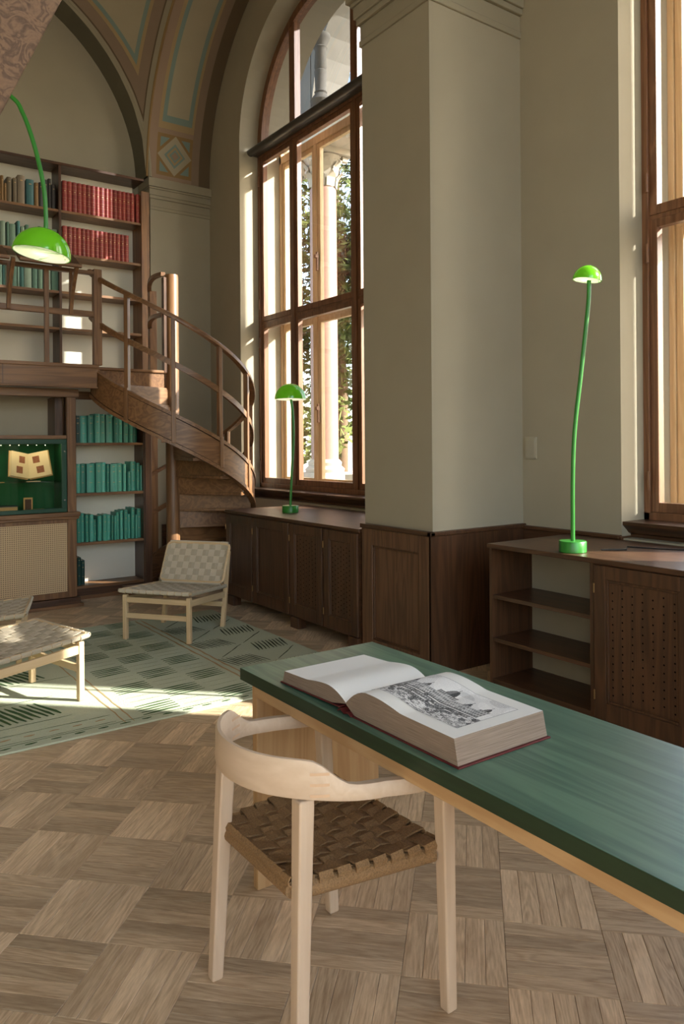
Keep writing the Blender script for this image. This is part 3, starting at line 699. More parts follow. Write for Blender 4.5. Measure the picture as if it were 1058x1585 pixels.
# ------------------------------------------------------------------ display cabinet
dc = thing('display_cabinet', 'oak cabinet with woven cane door and green glazed showcase above', 'cabinet', (1.2, 7.25, 0)); L0 = (1.2, 7.25, 0)
def D_(name, mb, mt, p=None, **k): return sub(p or dc, name, at0(mb, L0), mt, **k)
XL, XR = .10, 2.08
D_('stile', MB().box(2.0, 2.08, 7.25, 7.30, .88, 2.0), MIDW['Z'], bevel=.004)
D_('side_panel', MB().box(2.055, 2.08, 7.30, 7.55, 0, 2.0), DARKW['Z'])
D_('side_panel', MB().box(XL, XL+.03, 7.25, 7.60, 0, 2.0), DARKW['Z'])
D_('frieze', MB().box(XL, 2.10, 7.225, 7.30, 1.955, 2.03), MIDW['X'], bevel=.004)
D_('shelf', MB().box(XL, 1.995, 7.25, 7.62, 1.565, 1.60), MIDW['X'], bevel=.003)
D_('back_panel', MB().box(XL, 2.05, 7.66, 7.68, 0, 2.0), PLASTER)
D_('inner_side', MB().box(1.93, 2.0, 7.40, 7.66, 1.60, 1.955), DARKW['Z'])
D_('ledge', MB().box(XL, 2.105, 7.20, 7.30, .845, .885).box(XL, 2.095, 7.215, 7.30, .82, .845), MIDW['X'], bevel=.005)
D_('plinth', MB().box(XL, 2.11, 7.225, 7.56, 0, .085), DARKW['X'], bevel=.005)
D_('plinth', MB().box(XL, 2.13, 7.205, 7.56, 0, .03), MIDW['X'], bevel=.004)
for (a, b) in ((1.20, 2.05), (.30, 1.16)):
    fr = MB().box(a, a+.04, 7.245, 7.27, .09, .82).box(b-.055, b+.03, 7.245, 7.27, .09, .82).box(a+.04, b-.055, 7.245, 7.27, .09, .145).box(a+.04, b-.055, 7.245, 7.27, .785, .82)
    d = D_('cane_door', fr, MIDW['Z'], bevel=.003)
    cm = MB(); p = .0185; x = a+.04; st = .0052
    while x < b-.055:
        cm.box(x, x+st, 7.256, 7.2585, .145, .785); cm.box(x+st+.0012, x+2*st+.0006, 7.256, 7.2585, .145, .785); x += p
    z = .145
    while z < .785:
        cm.box(a+.04, b-.055, 7.2545, 7.257, z, z+st); cm.box(a+.04, b-.055, 7.2545, 7.257, z+st+.0012, z+2*st+.0006); z += p
    stuff(D_('cane_webbing', cm, plain('cane', srgb(206, 178, 140), .6, .3), d))
    D_('backing', MB().box(a+.02, b-.02, 7.27, 7.28, .12, .80), plain('backing_brown', srgb(64, 46, 30), .8), d)
# green showcase
GR = plain('case_green', srgb(20, 66, 48), .4, .4); GRI = plain('case_felt_green', srgb(24, 84, 44), .8, .2)
fr = MB().box(.20, 1.99, 7.232, 7.262, 1.52, 1.563).box(.20, 1.99, 7.232, 7.262, .888, .925).box(1.945, 1.99, 7.232, 7.262, .925, 1.52).box(.20, .24, 7.232, 7.262, .925, 1.52)
sc = D_('showcase_frame', fr, GR, bevel=.003)
D_('showcase_box', MB().box(.20, 1.985, 7.60, 7.615, .89, 1.56).box(1.972, 1.985, 7.262, 7.60, .89, 1.56).box(.20, .213, 7.262, 7.60, .89, 1.56).box(.213, 1.972, 7.262, 7.60, 1.548, 1.56).box(.213, 1.972, 7.262, 7.60, .889, .90), GRI, sc)
D_('glass_front', MB().quad((.24, 7.25, .925), (1.945, 7.25, .925), (1.945, 7.25, 1.52), (.24, 7.25, 1.52)), CASEGLASS, sc, fix=False)
D_('glass_shelf', MB().box(.215, 1.97, 7.30, 7.58, 1.168, 1.174), glass_mat('shelf_glass', (.80, .92, .84), .12), sc)
LED = plain('case_led', (1, .9, .7), .5, emit=((1, .88, .66), 9))
for k in range(12):
    x = 1.84-.077*k
    D_('spotlight', MB().lathe([(0.0, 1.508), (.0035, 1.508), (.0035, 1.512), (0, 1.512)], (x, 7.40, 0), 10), LED, sc)
for z in (1.45, 1.0): D_('lock', MB().lathe([(.0, -.004), (.008, -.004), (.008, .006), (0, .006)], (0, 0, 0), 12).xf(Matrix.Translation((1.968, 7.228, z)) @ Matrix.Rotation(PI/2, 4, 'X')), CHROME, sc)
for xc in (1.66, .9):
    l = bpy.data.lights.new('case_light', 'AREA'); l.shape = 'RECTANGLE'; l.size = .7; l.size_y = .03; l.energy = .9; l.color = (1, .86, .62)
    lo = bpy.data.objects.new('case_light', l); COL.objects.link(lo); lo.location = (xc, 7.33, 1.535); lo.rotation_euler = (0, 0, 0)
# things in the showcase
PG = plain('old_page', srgb(232, 206, 152), .8, .2, noise=.06, nscale=12); PGE = plain('old_page_edge', srgb(196, 156, 96), .8, .2)
PRT = plain('brown_print', srgb(150, 96, 64), .8, .2, noise=.5, nscale=60); PRT2 = plain('tan_print', srgb(196, 150, 104), .8, .2, noise=.4, nscale=70)
ob = thing('open_book', 'small old open book with four brown pictures on a clear stand in the showcase', 'book', (1.70, 7.40, 1.20))
for s in (-1, 1):
    pgm = MB(); W_, H_, T_ = .195, .235, .03
    pgm.box(0, W_, 0, T_, 0, H_)
    M = Matrix.Rotation(rad(-12), 4, 'X') @ Matrix.Rotation(rad(-20*1), 4, 'Z')
    pr = MB().box(.055, .115, -.0008, 0, .135, .20).box(.075, .14, -.0008, 0, .035, .10)
    cov = MB().box(-.002, W_+.006, T_, T_+.006, -.006, H_+.006)
    for nm, mb, mt in (('pages', pgm, [PG]), ('pictures', pr, [PRT]), ('cover', cov, [PGE])):
        if s < 0: mb.v = [(-v[0], v[1], v[2]) for v in mb.v]
        R_ = Matrix.Rotation(rad(-14), 4, 'X') @ Matrix.Rotation(rad(-24*s if s > 0 else 24), 4, 'Z') @ Matrix.Rotation(rad(-6*s), 4, 'Y')
        mb.xf(R_); sub(ob, nm, mb, mt, bevel=.001)
sub(ob, 'stand', MB().tube([(-.06, .0, -.025), (-.06, .02, .0)], .004, 6).tube([(.06, .0, -.025), (.06, .02, .0)], .004, 6).beam((-.06, .05, -.025), (-.06, .12, .12), .006, .006).beam((.06, .05, -.025), (.06, .12, .12), .006, .006).box(-.07, .07, -.005, .06, -.026, -.022), CASEGLASS)
def flat(name, label, cat, x0, x1, y0, y1, z0, z1, mt, top=None):
    o = obj(name, MB().box(x0, x1, y0, y1, z0, z1), mt, bevel=.001); return tag(o, label, cat)
flat('label_card', 'small cream label card on the glass shelf below the open book', 'card', 1.66, 1.78, 7.325, 7.355, 1.1745, 1.178, PG)
o = flat('label_card', 'tan card lying at the far left of the glass shelf in the showcase', 'card', 1.36, 1.47, 7.33, 7.36, 1.1745, 1.178, PGE)
pc = thing('picture_card', 'small framed brown picture standing on the showcase floor', 'picture', (1.685, 7.40, .9))
sub(pc, 'card', MB().box(-.04, .04, 0, .008, 0, .125), PGE, bevel=.001); sub(pc, 'picture', MB().box(-.028, .028, -.001, 0, .015, .11), plain('sepia_print', srgb(84, 58, 36), .8, noise=.6, nscale=80))
sub(pc, 'support', MB().box(-.03, .03, .006, .05, 0, .008), PGE)
flat('pencil_case', 'slim gilt object lying right of the small framed picture in showcase', 'case', 1.735, 1.83, 7.40, 7.42, .9001, .915, PGE)
bk = thing('book', 'flat old book with yellowed edges lying on the showcase floor at left', 'book', (1.45, 7.42, .90))
sub(bk, 'cover', MB().box(-.14, .14, -.09, .09, .05, .056).box(-.14, .14, -.09, .09, 0, .005).box(-.14, .14, .085, .09, .005, .05), plain('dark_cover', srgb(50, 62, 54), .6)); sub(bk, 'pages', MB().box(-.13, .13, -.082, .084, .005, .05), PGE)

# ------------------------------------------------------------------ gallery
GZ = 2.245
ga = thing('gallery', 'brown oak gallery walkway with railing and book rests above the display cabinet', 'gallery', (0, 7.05, 2.03)); L0 = (0, 7.05, 2.03)
def G_(name, mb, mt, p=None, **k): return sub(p or ga, name, at0(mb, L0), mt, **k)
poly = [(-.9, 7.07), (2.24, 7.07), (2.26, 7.25), (2.96, 7.27), (3.0, 7.9), (3.32, 8.1), (3.38, 8.68), (-.9, 8.68)]
G_('floor_board', MB().prism(poly, GZ-.06, GZ), MIDW['X'])
G_('fascia', MB().box(-.9, 2.22, 7.05, 7.075, 2.035, GZ), MIDW['X'], bevel=.003)
G_('fascia_moulding', MB().box(-.9, 2.235, 7.035, 7.07, GZ-.028, GZ+.004).box(-.9, 2.225, 7.04, 7.07, 2.03, 2.045), MIDW['X'], bevel=.004)
for x in (1.405, .4): G_('fascia_joint', MB().box(x-.003, x+.003, 7.048, 7.052, 2.05, 2.22), DARKW['Z'])
RZ = 3.115
G_('corner_post', MB().box(2.19, 2.265, 7.03, 7.10, GZ, RZ+.02), MIDW['Z'], bevel=.005)
G_('top_rail', MB().box(-.9, 2.2, 7.035, 7.095, RZ-.035, RZ), MIDW['X'], bevel=.008)
G_('mid_rail', MB().box(-.9, 2.2, 7.05, 7.08, 2.69, 2.745), MIDW['X'], bevel=.005)
for x in (1.776, .85, -.1): G_('baluster', MB().box(x-.02, x+.02, 7.045, 7.085, GZ, RZ), MIDW['Z'], bevel=.004)
# sloping book rests on curved brackets
for x0, x1 in ((1.50, 2.02), (.55, 1.42)):
    br = G_('book_rest', MB().hexa([(x0, 6.83, 3.075), (x1, 6.83, 3.075), (x1, 7.10, 3.23), (x0, 7.10, 3.23)], [(x0, 6.82, 3.093), (x1, 6.82, 3.093), (x1, 7.09, 3.248), (x0, 7.09, 3.248)]), DARKW['X'], bevel=.003)
    G_('ledge', MB().beam((x0, 6.825, 3.095), (x1, 6.825, 3.095), .03, .03), MIDW['X'], br, bevel=.005)
for xb in (1.455, 1.985, .60):
    pts = []
    for k in range(9):
        t = k/8; pts.append((xb, 7.05-.20*(t**1.6), 2.70+.40*t))
    G_('bracket', MB().sweep(pts, Vector((0, 1, 0)), [(-.016, -.02), (.016, -.02), (.016, .02), (-.016, .02)]).box(xb-.014, xb+.014, 7.03, 7.06, 2.70, 3.10), MIDW['Z'], bevel=.003)

# ------------------------------------------------------------------ spiral staircase
NX, NY, SR = 3.03, 7.23, .80
st = thing('spiral_staircase', 'curved brown oak spiral staircase winding round a post up to the gallery', 'staircase', (NX, NY, 0))
def zt(th):
    t = th-180
    return GZ+.015-.0074*t+.035*math.sin(PI*min(t, 180)/180)*(1 if t < 180 else 0)
def C_(th, r, z): return (r*math.cos(rad(th)), r*math.sin(rad(th)), z)
sub(st, 'newel_post', MB().lathe([(.068, 0), (.068, 3.19), (.063, 3.215), (.03, 3.222), (0, 3.222)], seg=24), MIDW['Z'], smooth=True)
sub(st, 'newel_board', MB().box(-.095, -.062, -.03, .03, GZ-.02, 3.18), DARKW['Z'], bevel=.003)
sub(st, 'newel_foot', MB().lathe([(.085, 0), (.085, .10), (.07, .13), (.06, .13)], seg=24), DARKW['Z'], smooth=True)
NST = 13; DA = 270/NST; RI = (GZ)/NST
for k in range(NST):
    a0 = 180+DA*k; z = GZ-RI*(k+1); a1 = a0+DA
    if k < NST-1 or True:
        poly = [C_(a0-2.5, .05, 0)[:2]]+[C_(a0-2.5+(DA+3.5)*q/5, SR-.02, 0)[:2] for q in range(6)]+[C_(a1+1, .05, 0)[:2]]
        if z > .05: sub(st, 'tread', MB().prism(poly, z-.03, z), MIDW['X'], bevel=.005)
    p, q = Vector(C_(a0, .06, 0)), Vector(C_(a0, SR-.02, 0))
    sub(st, 'riser', MB().beam(p+Vector((0, 0, z+RI/2-.015)), q+Vector((0, 0, z+RI/2-.015)), .018, RI-.01), MIDW['X'] if k % 2 else MIDW['Y'], bevel=.001)
sub(st, 'landing_nosing', MB().beam(C_(181, .06, GZ-.012), C_(181, SR, GZ-.012), .05, .028), MIDW['X'], bevel=.006)
def helix(a, b, n, r, zf): return [C_(a+(b-a)*k/n, r, zf(a+(b-a)*k/n)) for k in range(n+1)]
sg = MB(); pts = helix(180, 450, 72, SR, lambda t: zt(t)-.145)
n = len(pts); vs = []
for i, p in enumerate(pts):
    th = 180+270*i/72; c, s_ = math.cos(rad(th)), math.sin(rad(th)); zc = zt(th); zb = max(zc-.29, .0)
    for r, z in ((SR-.018, zb), (SR+.018, zb), (SR+.018, zc), (SR-.018, zc)): vs.append((r*c, r*s_, z))
fs = [(i*4+j, i*4+(j+1) % 4, (i+1)*4+(j+1) % 4, (i+1)*4+j) for i in range(n-1) for j in range(4)]+[(0, 1, 2, 3), tuple(4*(n-1)+q for q in range(4))]
sg.add(vs, fs); so_ = sub(st, 'stringer', sg, MIDW['X'], smooth=True)
# raised frame round recessed stringer panels
fm = MB()
for dz0, dz1 in ((-.03, .006), (-.296, -.262)):
    vs = []
    for i in range(73):
        th = 180+270*i/72; c, s_ = math.cos(rad(th)), math.sin(rad(th)); zc = zt(th)
        for r, z in ((SR-.026, zc+dz0), (SR+.030, zc+dz0), (SR+.030, zc+dz1), (SR-.026, zc+dz1)): vs.append((r*c, r*s_, max(z, .002)))
    fm.add(vs, [(i*4+j, i*4+(j+1) % 4, (i+1)*4+(j+1) % 4, (i+1)*4+j) for i in range(72) for j in range(4)]+[(0, 1, 2, 3), tuple(4*72+q for q in range(4))])
sub(so_, 'stringer_moulding', fm, MIDW['Y'], smooth=True)
gm = MB()  # thin dark strips painting in the shadow lines beside the mouldings
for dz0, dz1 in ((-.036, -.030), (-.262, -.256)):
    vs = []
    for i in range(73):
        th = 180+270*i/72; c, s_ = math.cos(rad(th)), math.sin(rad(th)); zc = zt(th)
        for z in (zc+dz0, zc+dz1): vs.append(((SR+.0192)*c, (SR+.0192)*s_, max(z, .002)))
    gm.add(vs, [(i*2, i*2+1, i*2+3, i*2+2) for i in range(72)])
sub(so_, 'painted_shadow_line', gm, HOLE_AND_SHADOW)
PTH = [217.5, 248, 280, 309.5, 345, 380, 415]
for th in PTH:
    c, s_ = math.cos(rad(th)), math.sin(rad(th)); zc = zt(th)
    t = Vector((-s_, c, 0))*.02; vs4 = lambda z, r0, r1: [Vector((r0*c, r0*s_, z))-t, Vector((r1*c, r1*s_, z))-t, Vector((r1*c, r1*s_, z))+t, Vector((r0*c, r0*s_, z))+t]
    sub(st, 'baluster', MB().hexa(vs4(max(zc-.27, .01), SR+.015, SR+.034), vs4(zc+.02, SR+.015, SR+.034)).hexa(vs4(zc-.02, SR-.024, SR+.022), vs4(zc+.87, SR-.024, SR+.022)), MIDW['Z'], bevel=.004)
pr_ = [(-.028, -.018), (.028, -.018), (.03, 0), (.022, .018), (0, .024), (-.022, .018), (-.03, 0)]
sub(st, 'handrail', MB().sweep(helix(176, 450, 80, SR, lambda t: zt(t)+.875), Vector((0, 0, 1)), pr_), MIDW['X'], smooth=True)
sub(st, 'mid_rail', MB().sweep(helix(176, 450, 80, SR, lambda t: zt(t)+.45), Vector((0, 0, 1)), [(-.014, -.025), (.014, -.025), (.014, .025), (-.014, .025)]), MIDW['X'], smooth=True)
bp = (3.145-NX, 8.045-NY)
sub(st, 'tall_post', MB().box(bp[0]-.04, bp[0]+.04, bp[1]-.035, bp[1]+.035, 0, 3.20), MIDW['Z'], bevel=.004)
for z in (3.21, 2.80):
    pts = []
    for k in range(13):
        t = k/12; x = bp[0]-.03+(-.05-bp[0])*t-.05*math.sin(PI*t); yv = bp[1]+(.02-bp[1])*t
        pts.append((x, yv, z+.03*math.sin(PI*t*.9)))
    sub(st, 'well_rail', MB().sweep(pts, Vector((0, 0, 1)), [(-.022, -.018), (.022, -.018), (.022, .02), (-.022, .02)]), MIDW['Y'], smooth=True)
tag(obj('floor_step', MB().box(2.60, 3.30, 7.34, 7.50, 0, .09).box(2.59, 3.31, 7.335, 7.50, .075, .095), MIDW['X'], bevel=.004), 'low oak step box on the floor before the green book shelves', 'step')

# ------------------------------------------------------------------ long table
tb = thing('table', 'long green-stained table with pale pine underframe and panel end', 'table', (1.49, 2.0, 0)); L0 = (1.49, 2.0, 0)
def T_(name, mb, mt, **k): return sub(tb, name, at0(mb, L0), mt, **k)
top = MB().box(1.207, 1.775, -1.2, 2.315, .700, .740)
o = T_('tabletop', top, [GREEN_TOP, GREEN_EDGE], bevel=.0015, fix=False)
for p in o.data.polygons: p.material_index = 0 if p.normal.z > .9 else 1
T_('apron', MB().box(1.225, 1.25, -1.15, 2.25, .655, .70), APRW['Y'], bevel=.002)
T_('apron', MB().box(1.735, 1.76, -1.15, 2.25, .62, .70), APRW['Y'], bevel=.002)
for y in (2.25, -1.15): T_('end_panel', MB().box(1.235, 1.752, y, y+.032, 0, .70), APRW['Z'], bevel=.003)
T_('stretcher', MB().box(1.30, 1.70, -1.12, 2.25, .69, .70), APRW['Y'])

# ------------------------------------------------------------------ the great open book
GB = thing('open_book', 'huge open antique book with engraving of a grand building lying on the green table', 'book', (1.24, 1.74, .74))
# local: x across the page height (0 near edge .. .33 far edge), y along the table; spine at y = 0
HP = .315
def prof_right(t):    # t 0..1 from spine to fore edge -> (y, z)
    return -(.0+.435*t), .032+.038*(1-(1-min(t/.22, 1))**2)-.004*t+.014*math.sin(PI*min(t/.55, 1))*(1 if t < .55 else 0)
def prof_left(t):
    return .0+.335*t, .030+.026*(1-(1-min(t/.3, 1))**2)-.016*t+.008*math.sin(PI*min(t/.6, 1))*(1 if t < .6 else 0)
PAGE = plain('page_white', srgb(232, 230, 222), .75, .2, noise=.02, nscale=10)
EDGE = newmat('page_block'); em, ent, eb = EDGE
tc = ent.nodes.new('ShaderNodeTexCoord'); mp = ent.nodes.new('ShaderNodeMapping'); mp.inputs['Scale'].default_value = (4, 4, 260)
n_ = ent.nodes.new('ShaderNodeTexNoise'); n_.inputs['Scale'].default_value = 3; n_.inputs['Detail'].default_value = 4
mx = ent.nodes.new('ShaderNodeMix'); mx.data_type = 'RGBA'; mx.inputs[6].default_value = rgb(srgb(84, 66, 54)); mx.inputs[7].default_value = rgb(srgb(168, 150, 132))  # brown page edges, darkened further with their shading put into the colour
ent.links.new(tc.outputs['Object'], mp.inputs[0]); ent.links.new(mp.outputs[0], n_.inputs['Vector']); ent.links.new(n_.outputs[0], mx.inputs[0]); ent.links.new(mx.outputs[2], eb.inputs['Base Color'])
bp_ = ent.nodes.new('ShaderNodeBump'); bp_.inputs['Strength'].default_value = .5; bp_.inputs['Distance'].default_value = .002; ent.links.new(n_.outputs[0], bp_.inputs['Height']); ent.links.new(bp_.outputs[0], eb.inputs['Normal']); eb.inputs['Roughness'].default_value = .9
LEATH = plain('red_leather', srgb(92, 34, 32), .5, .4, noise=.3, nscale=40, bump=.2)
def block(prof, base, n=24, y_in=0.0):
    mb = MB(); ys = [prof(k/n) for k in range(n+1)]
    for k in range(n):
        (ya, za), (yb, zb) = ys[k], ys[k+1]
        mb.quad((0, ya, za), (HP, ya, za), (HP, yb, zb), (0, yb, zb), 0)
        for x in (0, HP): mb.quad((x, ya, base(k/n)), (x, ya, za), (x, yb, zb), (x, yb, base((k+1)/n)), 1)
    y1, z1 = ys[-1]; yo = y1*1.03
    mb.quad((0, y1, z1), (HP, y1, z1), (HP, yo, base(1)), (0, yo, base(1)), 1)
    for x in (0, HP): mb.add([(x, y1, z1), (x, y1, base(1)), (x, yo, base(1))], [(0, 1, 2)], 1)
    for k in range(n): mb.quad((0, ys[k][0], base(k/n)), (HP, ys[k][0], base(k/n)), (HP, ys[k+1][0], base((k+1)/n)), (0, ys[k+1][0], base((k+1)/n)), 1)
    return mb
br = lambda t: .005+.022*max(0, 1-t/.09)
bl = lambda t: .0045+.010*(1-t)+.014*max(0, 1-t/.22)
sub(GB, 'page_block', block(prof_right, br), [PAGE, em], smooth=True, weld=True)
sub(GB, 'page_block', block(prof_left, bl), [PAGE, em], smooth=True, weld=True)
cvm = MB().box(-.004, HP+.006, -.455, -.03, 0, .004).hexa([(-.004, .03, .010), (HP+.006, .03, .010), (HP+.006, .356, 0), (-.004, .356, 0)], [(-.004, .03, .014), (HP+.006, .03, .014), (HP+.006, .356, .004), (-.004, .356, .004)])
sub(GB, 'cover', cvm, LEATH, bevel=.0015)
pts = [(-.004, .032, .004), (-.004, .018, .012), (-.004, .0, .004), (-.004, -.018, .010), (-.004, -.032, .004)]
spm = MB()
for a, b in zip(pts[:-1], pts[1:]): spm.hexa([(-.008, a[1], a[2]-.003), (HP+.008, a[1], a[2]-.003), (HP+.008, b[1], b[2]-.003), (-.008, b[1], b[2]-.003)], [(-.008, a[1], a[2]+.001), (HP+.008, a[1], a[2]+.001), (HP+.008, b[1], b[2]+.001), (-.008, b[1], b[2]+.001)])
sub(GB, 'spine', spm, LEATH)
# the engraving: a fine grid of quads on the page whose tones form the picture
import numpy as np
rng = np.random.default_rng(3)
GW, GH = 190, 120           # along the picture width (page height reads across), picture is seen from the near side
img = np.full((GH, GW), .90)
X_, Y_ = np.meshgrid(np.arange(GW), np.arange(GH))          # Y_ 0 = top of the picture
u_, v_ = X_/GW, Y_/GH
# sky: clouds by hatching
cl = np.sin(u_*9+2*np.sin(v_*7))+np.sin(u_*17-v_*9)
img -= .16*((Y_ % 3 == 0) & (v_ < .42) & (cl > -.2)); img -= .22*((Y_ % 2 == 0) & (v_ < .22) & (cl > .7))
def rect(a, b, c, d, t):
    img[int(c*GH):int(d*GH), int(a*GW):int(b*GW)] = t
def hatch(a, b, c, d, t, step=2):
    for yy in range(int(c*GH), int(d*GH), step): img[yy, int(a*GW):int(b*GW)] = t
# ground, terraces
hatch(0, 1, .62, 1, .62, 3)
for k in range(900):
    yy = int(GH*(.62+.38*rng.random())); xx = int(GW*rng.random()); ln = int(2+8*rng.random()); img[yy, xx:xx+ln] = .25+.35*rng.random()
# main palace body with wings, towers, domes
def facade(a, b, c, d, base, rows, cols):
    rect(a, b, c, d, base); 
    for r in range(rows):
        for q in range(cols):
            x = a+(b-a)*(q+.3)/cols; y = c+(d-c)*(r+.3)/rows
            rect(x, x+(b-a)/cols*.42, y, y+(d-c)/rows*.5, .18)
    rect(a, b, c, c+.012, .2); hatch(a, b, d-.02, d, .3, 1)
facade(.06, .94, .42, .60, .72, 3, 38)
facade(.40, .60, .34, .60, .64, 3, 9)
facade(.06, .16, .36, .60, .60, 4, 4); facade(.84, .94, .36, .60, .60, 4, 4)
facade(.24, .31, .38, .60, .62, 3, 3); facade(.69, .76, .38, .60, .62, 3, 3)
for cx, wd, h, b in ((.50, .09, .17, .34), (.11, .05, .10, .36), (.89, .05, .10, .36), (.275, .035, .07, .38), (.725, .035, .07, .38)):
    for yy in range(int((b-h)*GH), int(b*GH)):
        f = (yy-(b-h)*GH)/(h*GH); hw = wd*.5*math.sqrt(max(0, 1-(1-f)**2))
        img[yy, int((cx-hw)*GW):int((cx+hw)*GW)+1] = .34; img[yy, int((cx)*GW):int((cx+hw)*GW)+1] = .16
    rect(cx-.003, cx+.003, b-h-.06, b-h, .2)
facade(.10, .90, .63, .70, .66, 1, 30)
facade(.22, .78, .74, .79, .60, 1, 20)
for k in range(46):     # trees and shrubs
    cx = rng.random(); cy = .60+.30*rng.random(); r = .012+.02*rng.random()
    mk = ((u_-cx)/r)**2+((v_-cy)/(r*1.3))**2 < 1; img[mk] = np.where(rng.random(mk.sum()) < .7, .18, .5)
for k in range(120):
    xx = int(GW*rng.random()); yy = int(GH*(.72+.26*rng.random())); img[yy:yy+2, xx] = .1
img[:, 0] = .5; img[:, -1] = .5; img[0] = .5; img[-1] = .5
img += rng.normal(0, .035, img.shape); img = np.clip(img, .06, .93)
vs, fs = [], []
x0p, x1p, y0p, y1p = .050, .268, .085, .905      # x over page depth, y as fraction t along the page
for j in range(GH+1):
    for i in range(GW+1):
        # picture top is the far page edge; picture runs from the spine to the fore edge
        t = y0p+(y1p-y0p)*i/GW; x = x1p-(x1p-x0p)*j/GH; y, z = prof_right(t); vs.append((x, y, z+.0006))
for j in range(GH):
    for i in range(GW): a = j*(GW+1)+i; fs.append((a, a+1, a+GW+2, a+GW+1))
me = bpy.data.meshes.new('engraving'); me.from_pydata(vs, [], fs)
ca = me.color_attributes.new('ink', 'FLOAT_COLOR', 'CORNER')
fl = np.repeat((img.reshape(-1))**1.6, 4); colr = np.stack([fl, fl*.98, fl*.93, np.ones_like(fl)], 1).reshape(-1); ca.data.foreach_set('color', colr.astype('f'))
pm, pnt, pb = newmat('engraving_ink'); an = pnt.nodes.new('ShaderNodeAttribute'); an.attribute_name = 'ink'; pnt.links.new(an.outputs['Color'], pb.inputs['Base Color']); pb.inputs['Roughness'].default_value = .85
me.materials.append(pm); eo = bpy.data.objects.new('engraving', me); COL.objects.link(eo); eo.parent = GB; me.update()

# ------------------------------------------------------------------ armchair at the table
AC = thing('armchair', 'pale wooden armchair with curved bentwood back and woven cord seat at table', 'chair', (1.17, 1.75, 0)); 
def A_(name, mb, mt, **k): return sub(AC, name, mb, mt, **k)
# rail: plan curve, local coordinates (x towards the table)
def rail_pt(s):     # s -1..1 (near end .. far end)
    a = abs(s); sg_ = -1 if s < 0 else 1
    if a <= .62:
        t = a/.62*PI/2; x = -.005-.283*math.cos(t)**.9 if t < PI/2-1e-6 else -.005; y = sg_*.268*math.sin(t)**1.0
    else:
        t = (a-.62)/.38; x = -.005+.215*t; y = sg_*(.268+.006*math.sin(PI*t))
    return x, y
def sm(a, b, v): v = min(1, max(0, (v-a)/(b-a))); return v*v*(3-2*v)
n = 64; pts, ups, pf = [], [], []
for k in range(n+1):
    s = -1+2*k/n; a = abs(s); x, y = rail_pt(s)
    hump = 1-sm(.36, .52, a)
    zb = .651-.045*sm(.25, 1, a); zt_ = zb+.038+.054*hump
    th = .021+.012*sm(.40, .60, a)*(1-.2*sm(.8, 1, a))
    pts.append((x, y, 0)); ups.append(Vector((0, 0, 1)))
    bv = min(.008, (zt_-zb)*.3)
    pf.append([(-th/2+.003, zb), (th/2-.003, zb), (th/2, zb+bv), (th/2-.002*hump, zt_-bv), (th/2-.006, zt_), (-th/2+.006, zt_), (-th/2+.002*hump, zt_-bv), (-th/2, zb+bv)])
A_('back_rail', MB().sweep(pts, ups, pf), PALEW['Y'], smooth=True)
# glued finger joints showing as darker dashes
fj = MB()
for s0 in (-.40, .40):
    for k in range(3):
        z0 = .655+.026*k; c_ = []
        for q in range(4):
            s = s0+(q-1.5)*.022; x, y = rail_pt(s); x2, y2 = rail_pt(s+.01); d = Vector((x2-x, y2-y, 0)).normalized(); nn = Vector((-d.y, d.x, 0))
            c_.append((Vector((x, y, 0)), nn))
        for sd in (-1, 1):
            for q in range(3):
                (p, n1), (p2, n2) = c_[q], c_[q+1]; e = .0112
                fj.quad(p+n1*sd*e+Vector((0, 0, z0)), p2+n2*sd*e+Vector((0, 0, z0)), p2+n2*sd*e+Vector((0, 0, z0+.007)), p+n1*sd*e+Vector((0, 0, z0+.007)))
A_('finger_joints', fj, plain('joint_tan', srgb(204, 170, 136), .6), fix=False)
legs = [((-.205, -.190), (-.185, -.185), .60), ((-.235, .205), (-.215, .165), .62), ((.215, -.265), (.200, -.268), .585), ((.205, .265), (.175, .268), .585)]
for (fx, fy), (tx, ty), zt2 in legs:
    A_('leg', MB().hexa([(fx-.017, fy-.017, 0), (fx+.017, fy-.017, 0), (fx+.017, fy+.017, 0), (fx-.017, fy+.017, 0)], [(tx-.022, ty-.021, zt2+.04), (tx+.022, ty-.021, zt2+.04), (tx+.022, ty+.021, zt2+.04), (tx-.022, ty+.021, zt2+.04)]), PALEW['Z'], bevel=.006, seg=3)
# seat rails and woven cord seat
cor = [(-.205, -.175), (.19, -.245), (.19, .245), (-.205, .185)]
def sp(u, v):
    a = Vector((*cor[0], 0)).lerp(Vector((*cor[1], 0)), u); b = Vector((*cor[3], 0)).lerp(Vector((*cor[2], 0)), u); return a.lerp(b, v)
rails_ = []
for i, (a, b) in enumerate(((0, 1), (1, 2), (2, 3), (3, 0))):
    p, q = Vector((*cor[a], .415)), Vector((*cor[b], .415)); rails_.append((p, q))
CORD = newmat('paper_cord'); cm_, cnt, cb_ = CORD
tc = cnt.nodes.new('ShaderNodeTexCoord'); n_ = cnt.nodes.new('ShaderNodeTexNoise'); n_.inputs['Scale'].default_value = 260; n_.inputs['Detail'].default_value = 3
mx = cnt.nodes.new('ShaderNodeMix'); mx.data_type = 'RGBA'; mx.inputs[6].default_value = rgb(srgb(74, 52, 30)); mx.inputs[7].default_value = rgb(srgb(176, 138, 92))
cnt.links.new(tc.outputs['Object'], n_.inputs['Vector']); cnt.links.new(n_.outputs[0], mx.inputs[0]); cnt.links.new(mx.outputs[2], cb_.inputs['Base Color']); cb_.inputs['Roughness'].default_value = .8
bpn = cnt.nodes.new('ShaderNodeBump'); bpn.inputs['Strength'].default_value = .8; bpn.inputs['Distance'].default_value = .003; cnt.links.new(n_.outputs[0], bpn.inputs['Height']); cnt.links.new(bpn.outputs[0], cb_.inputs['Normal'])
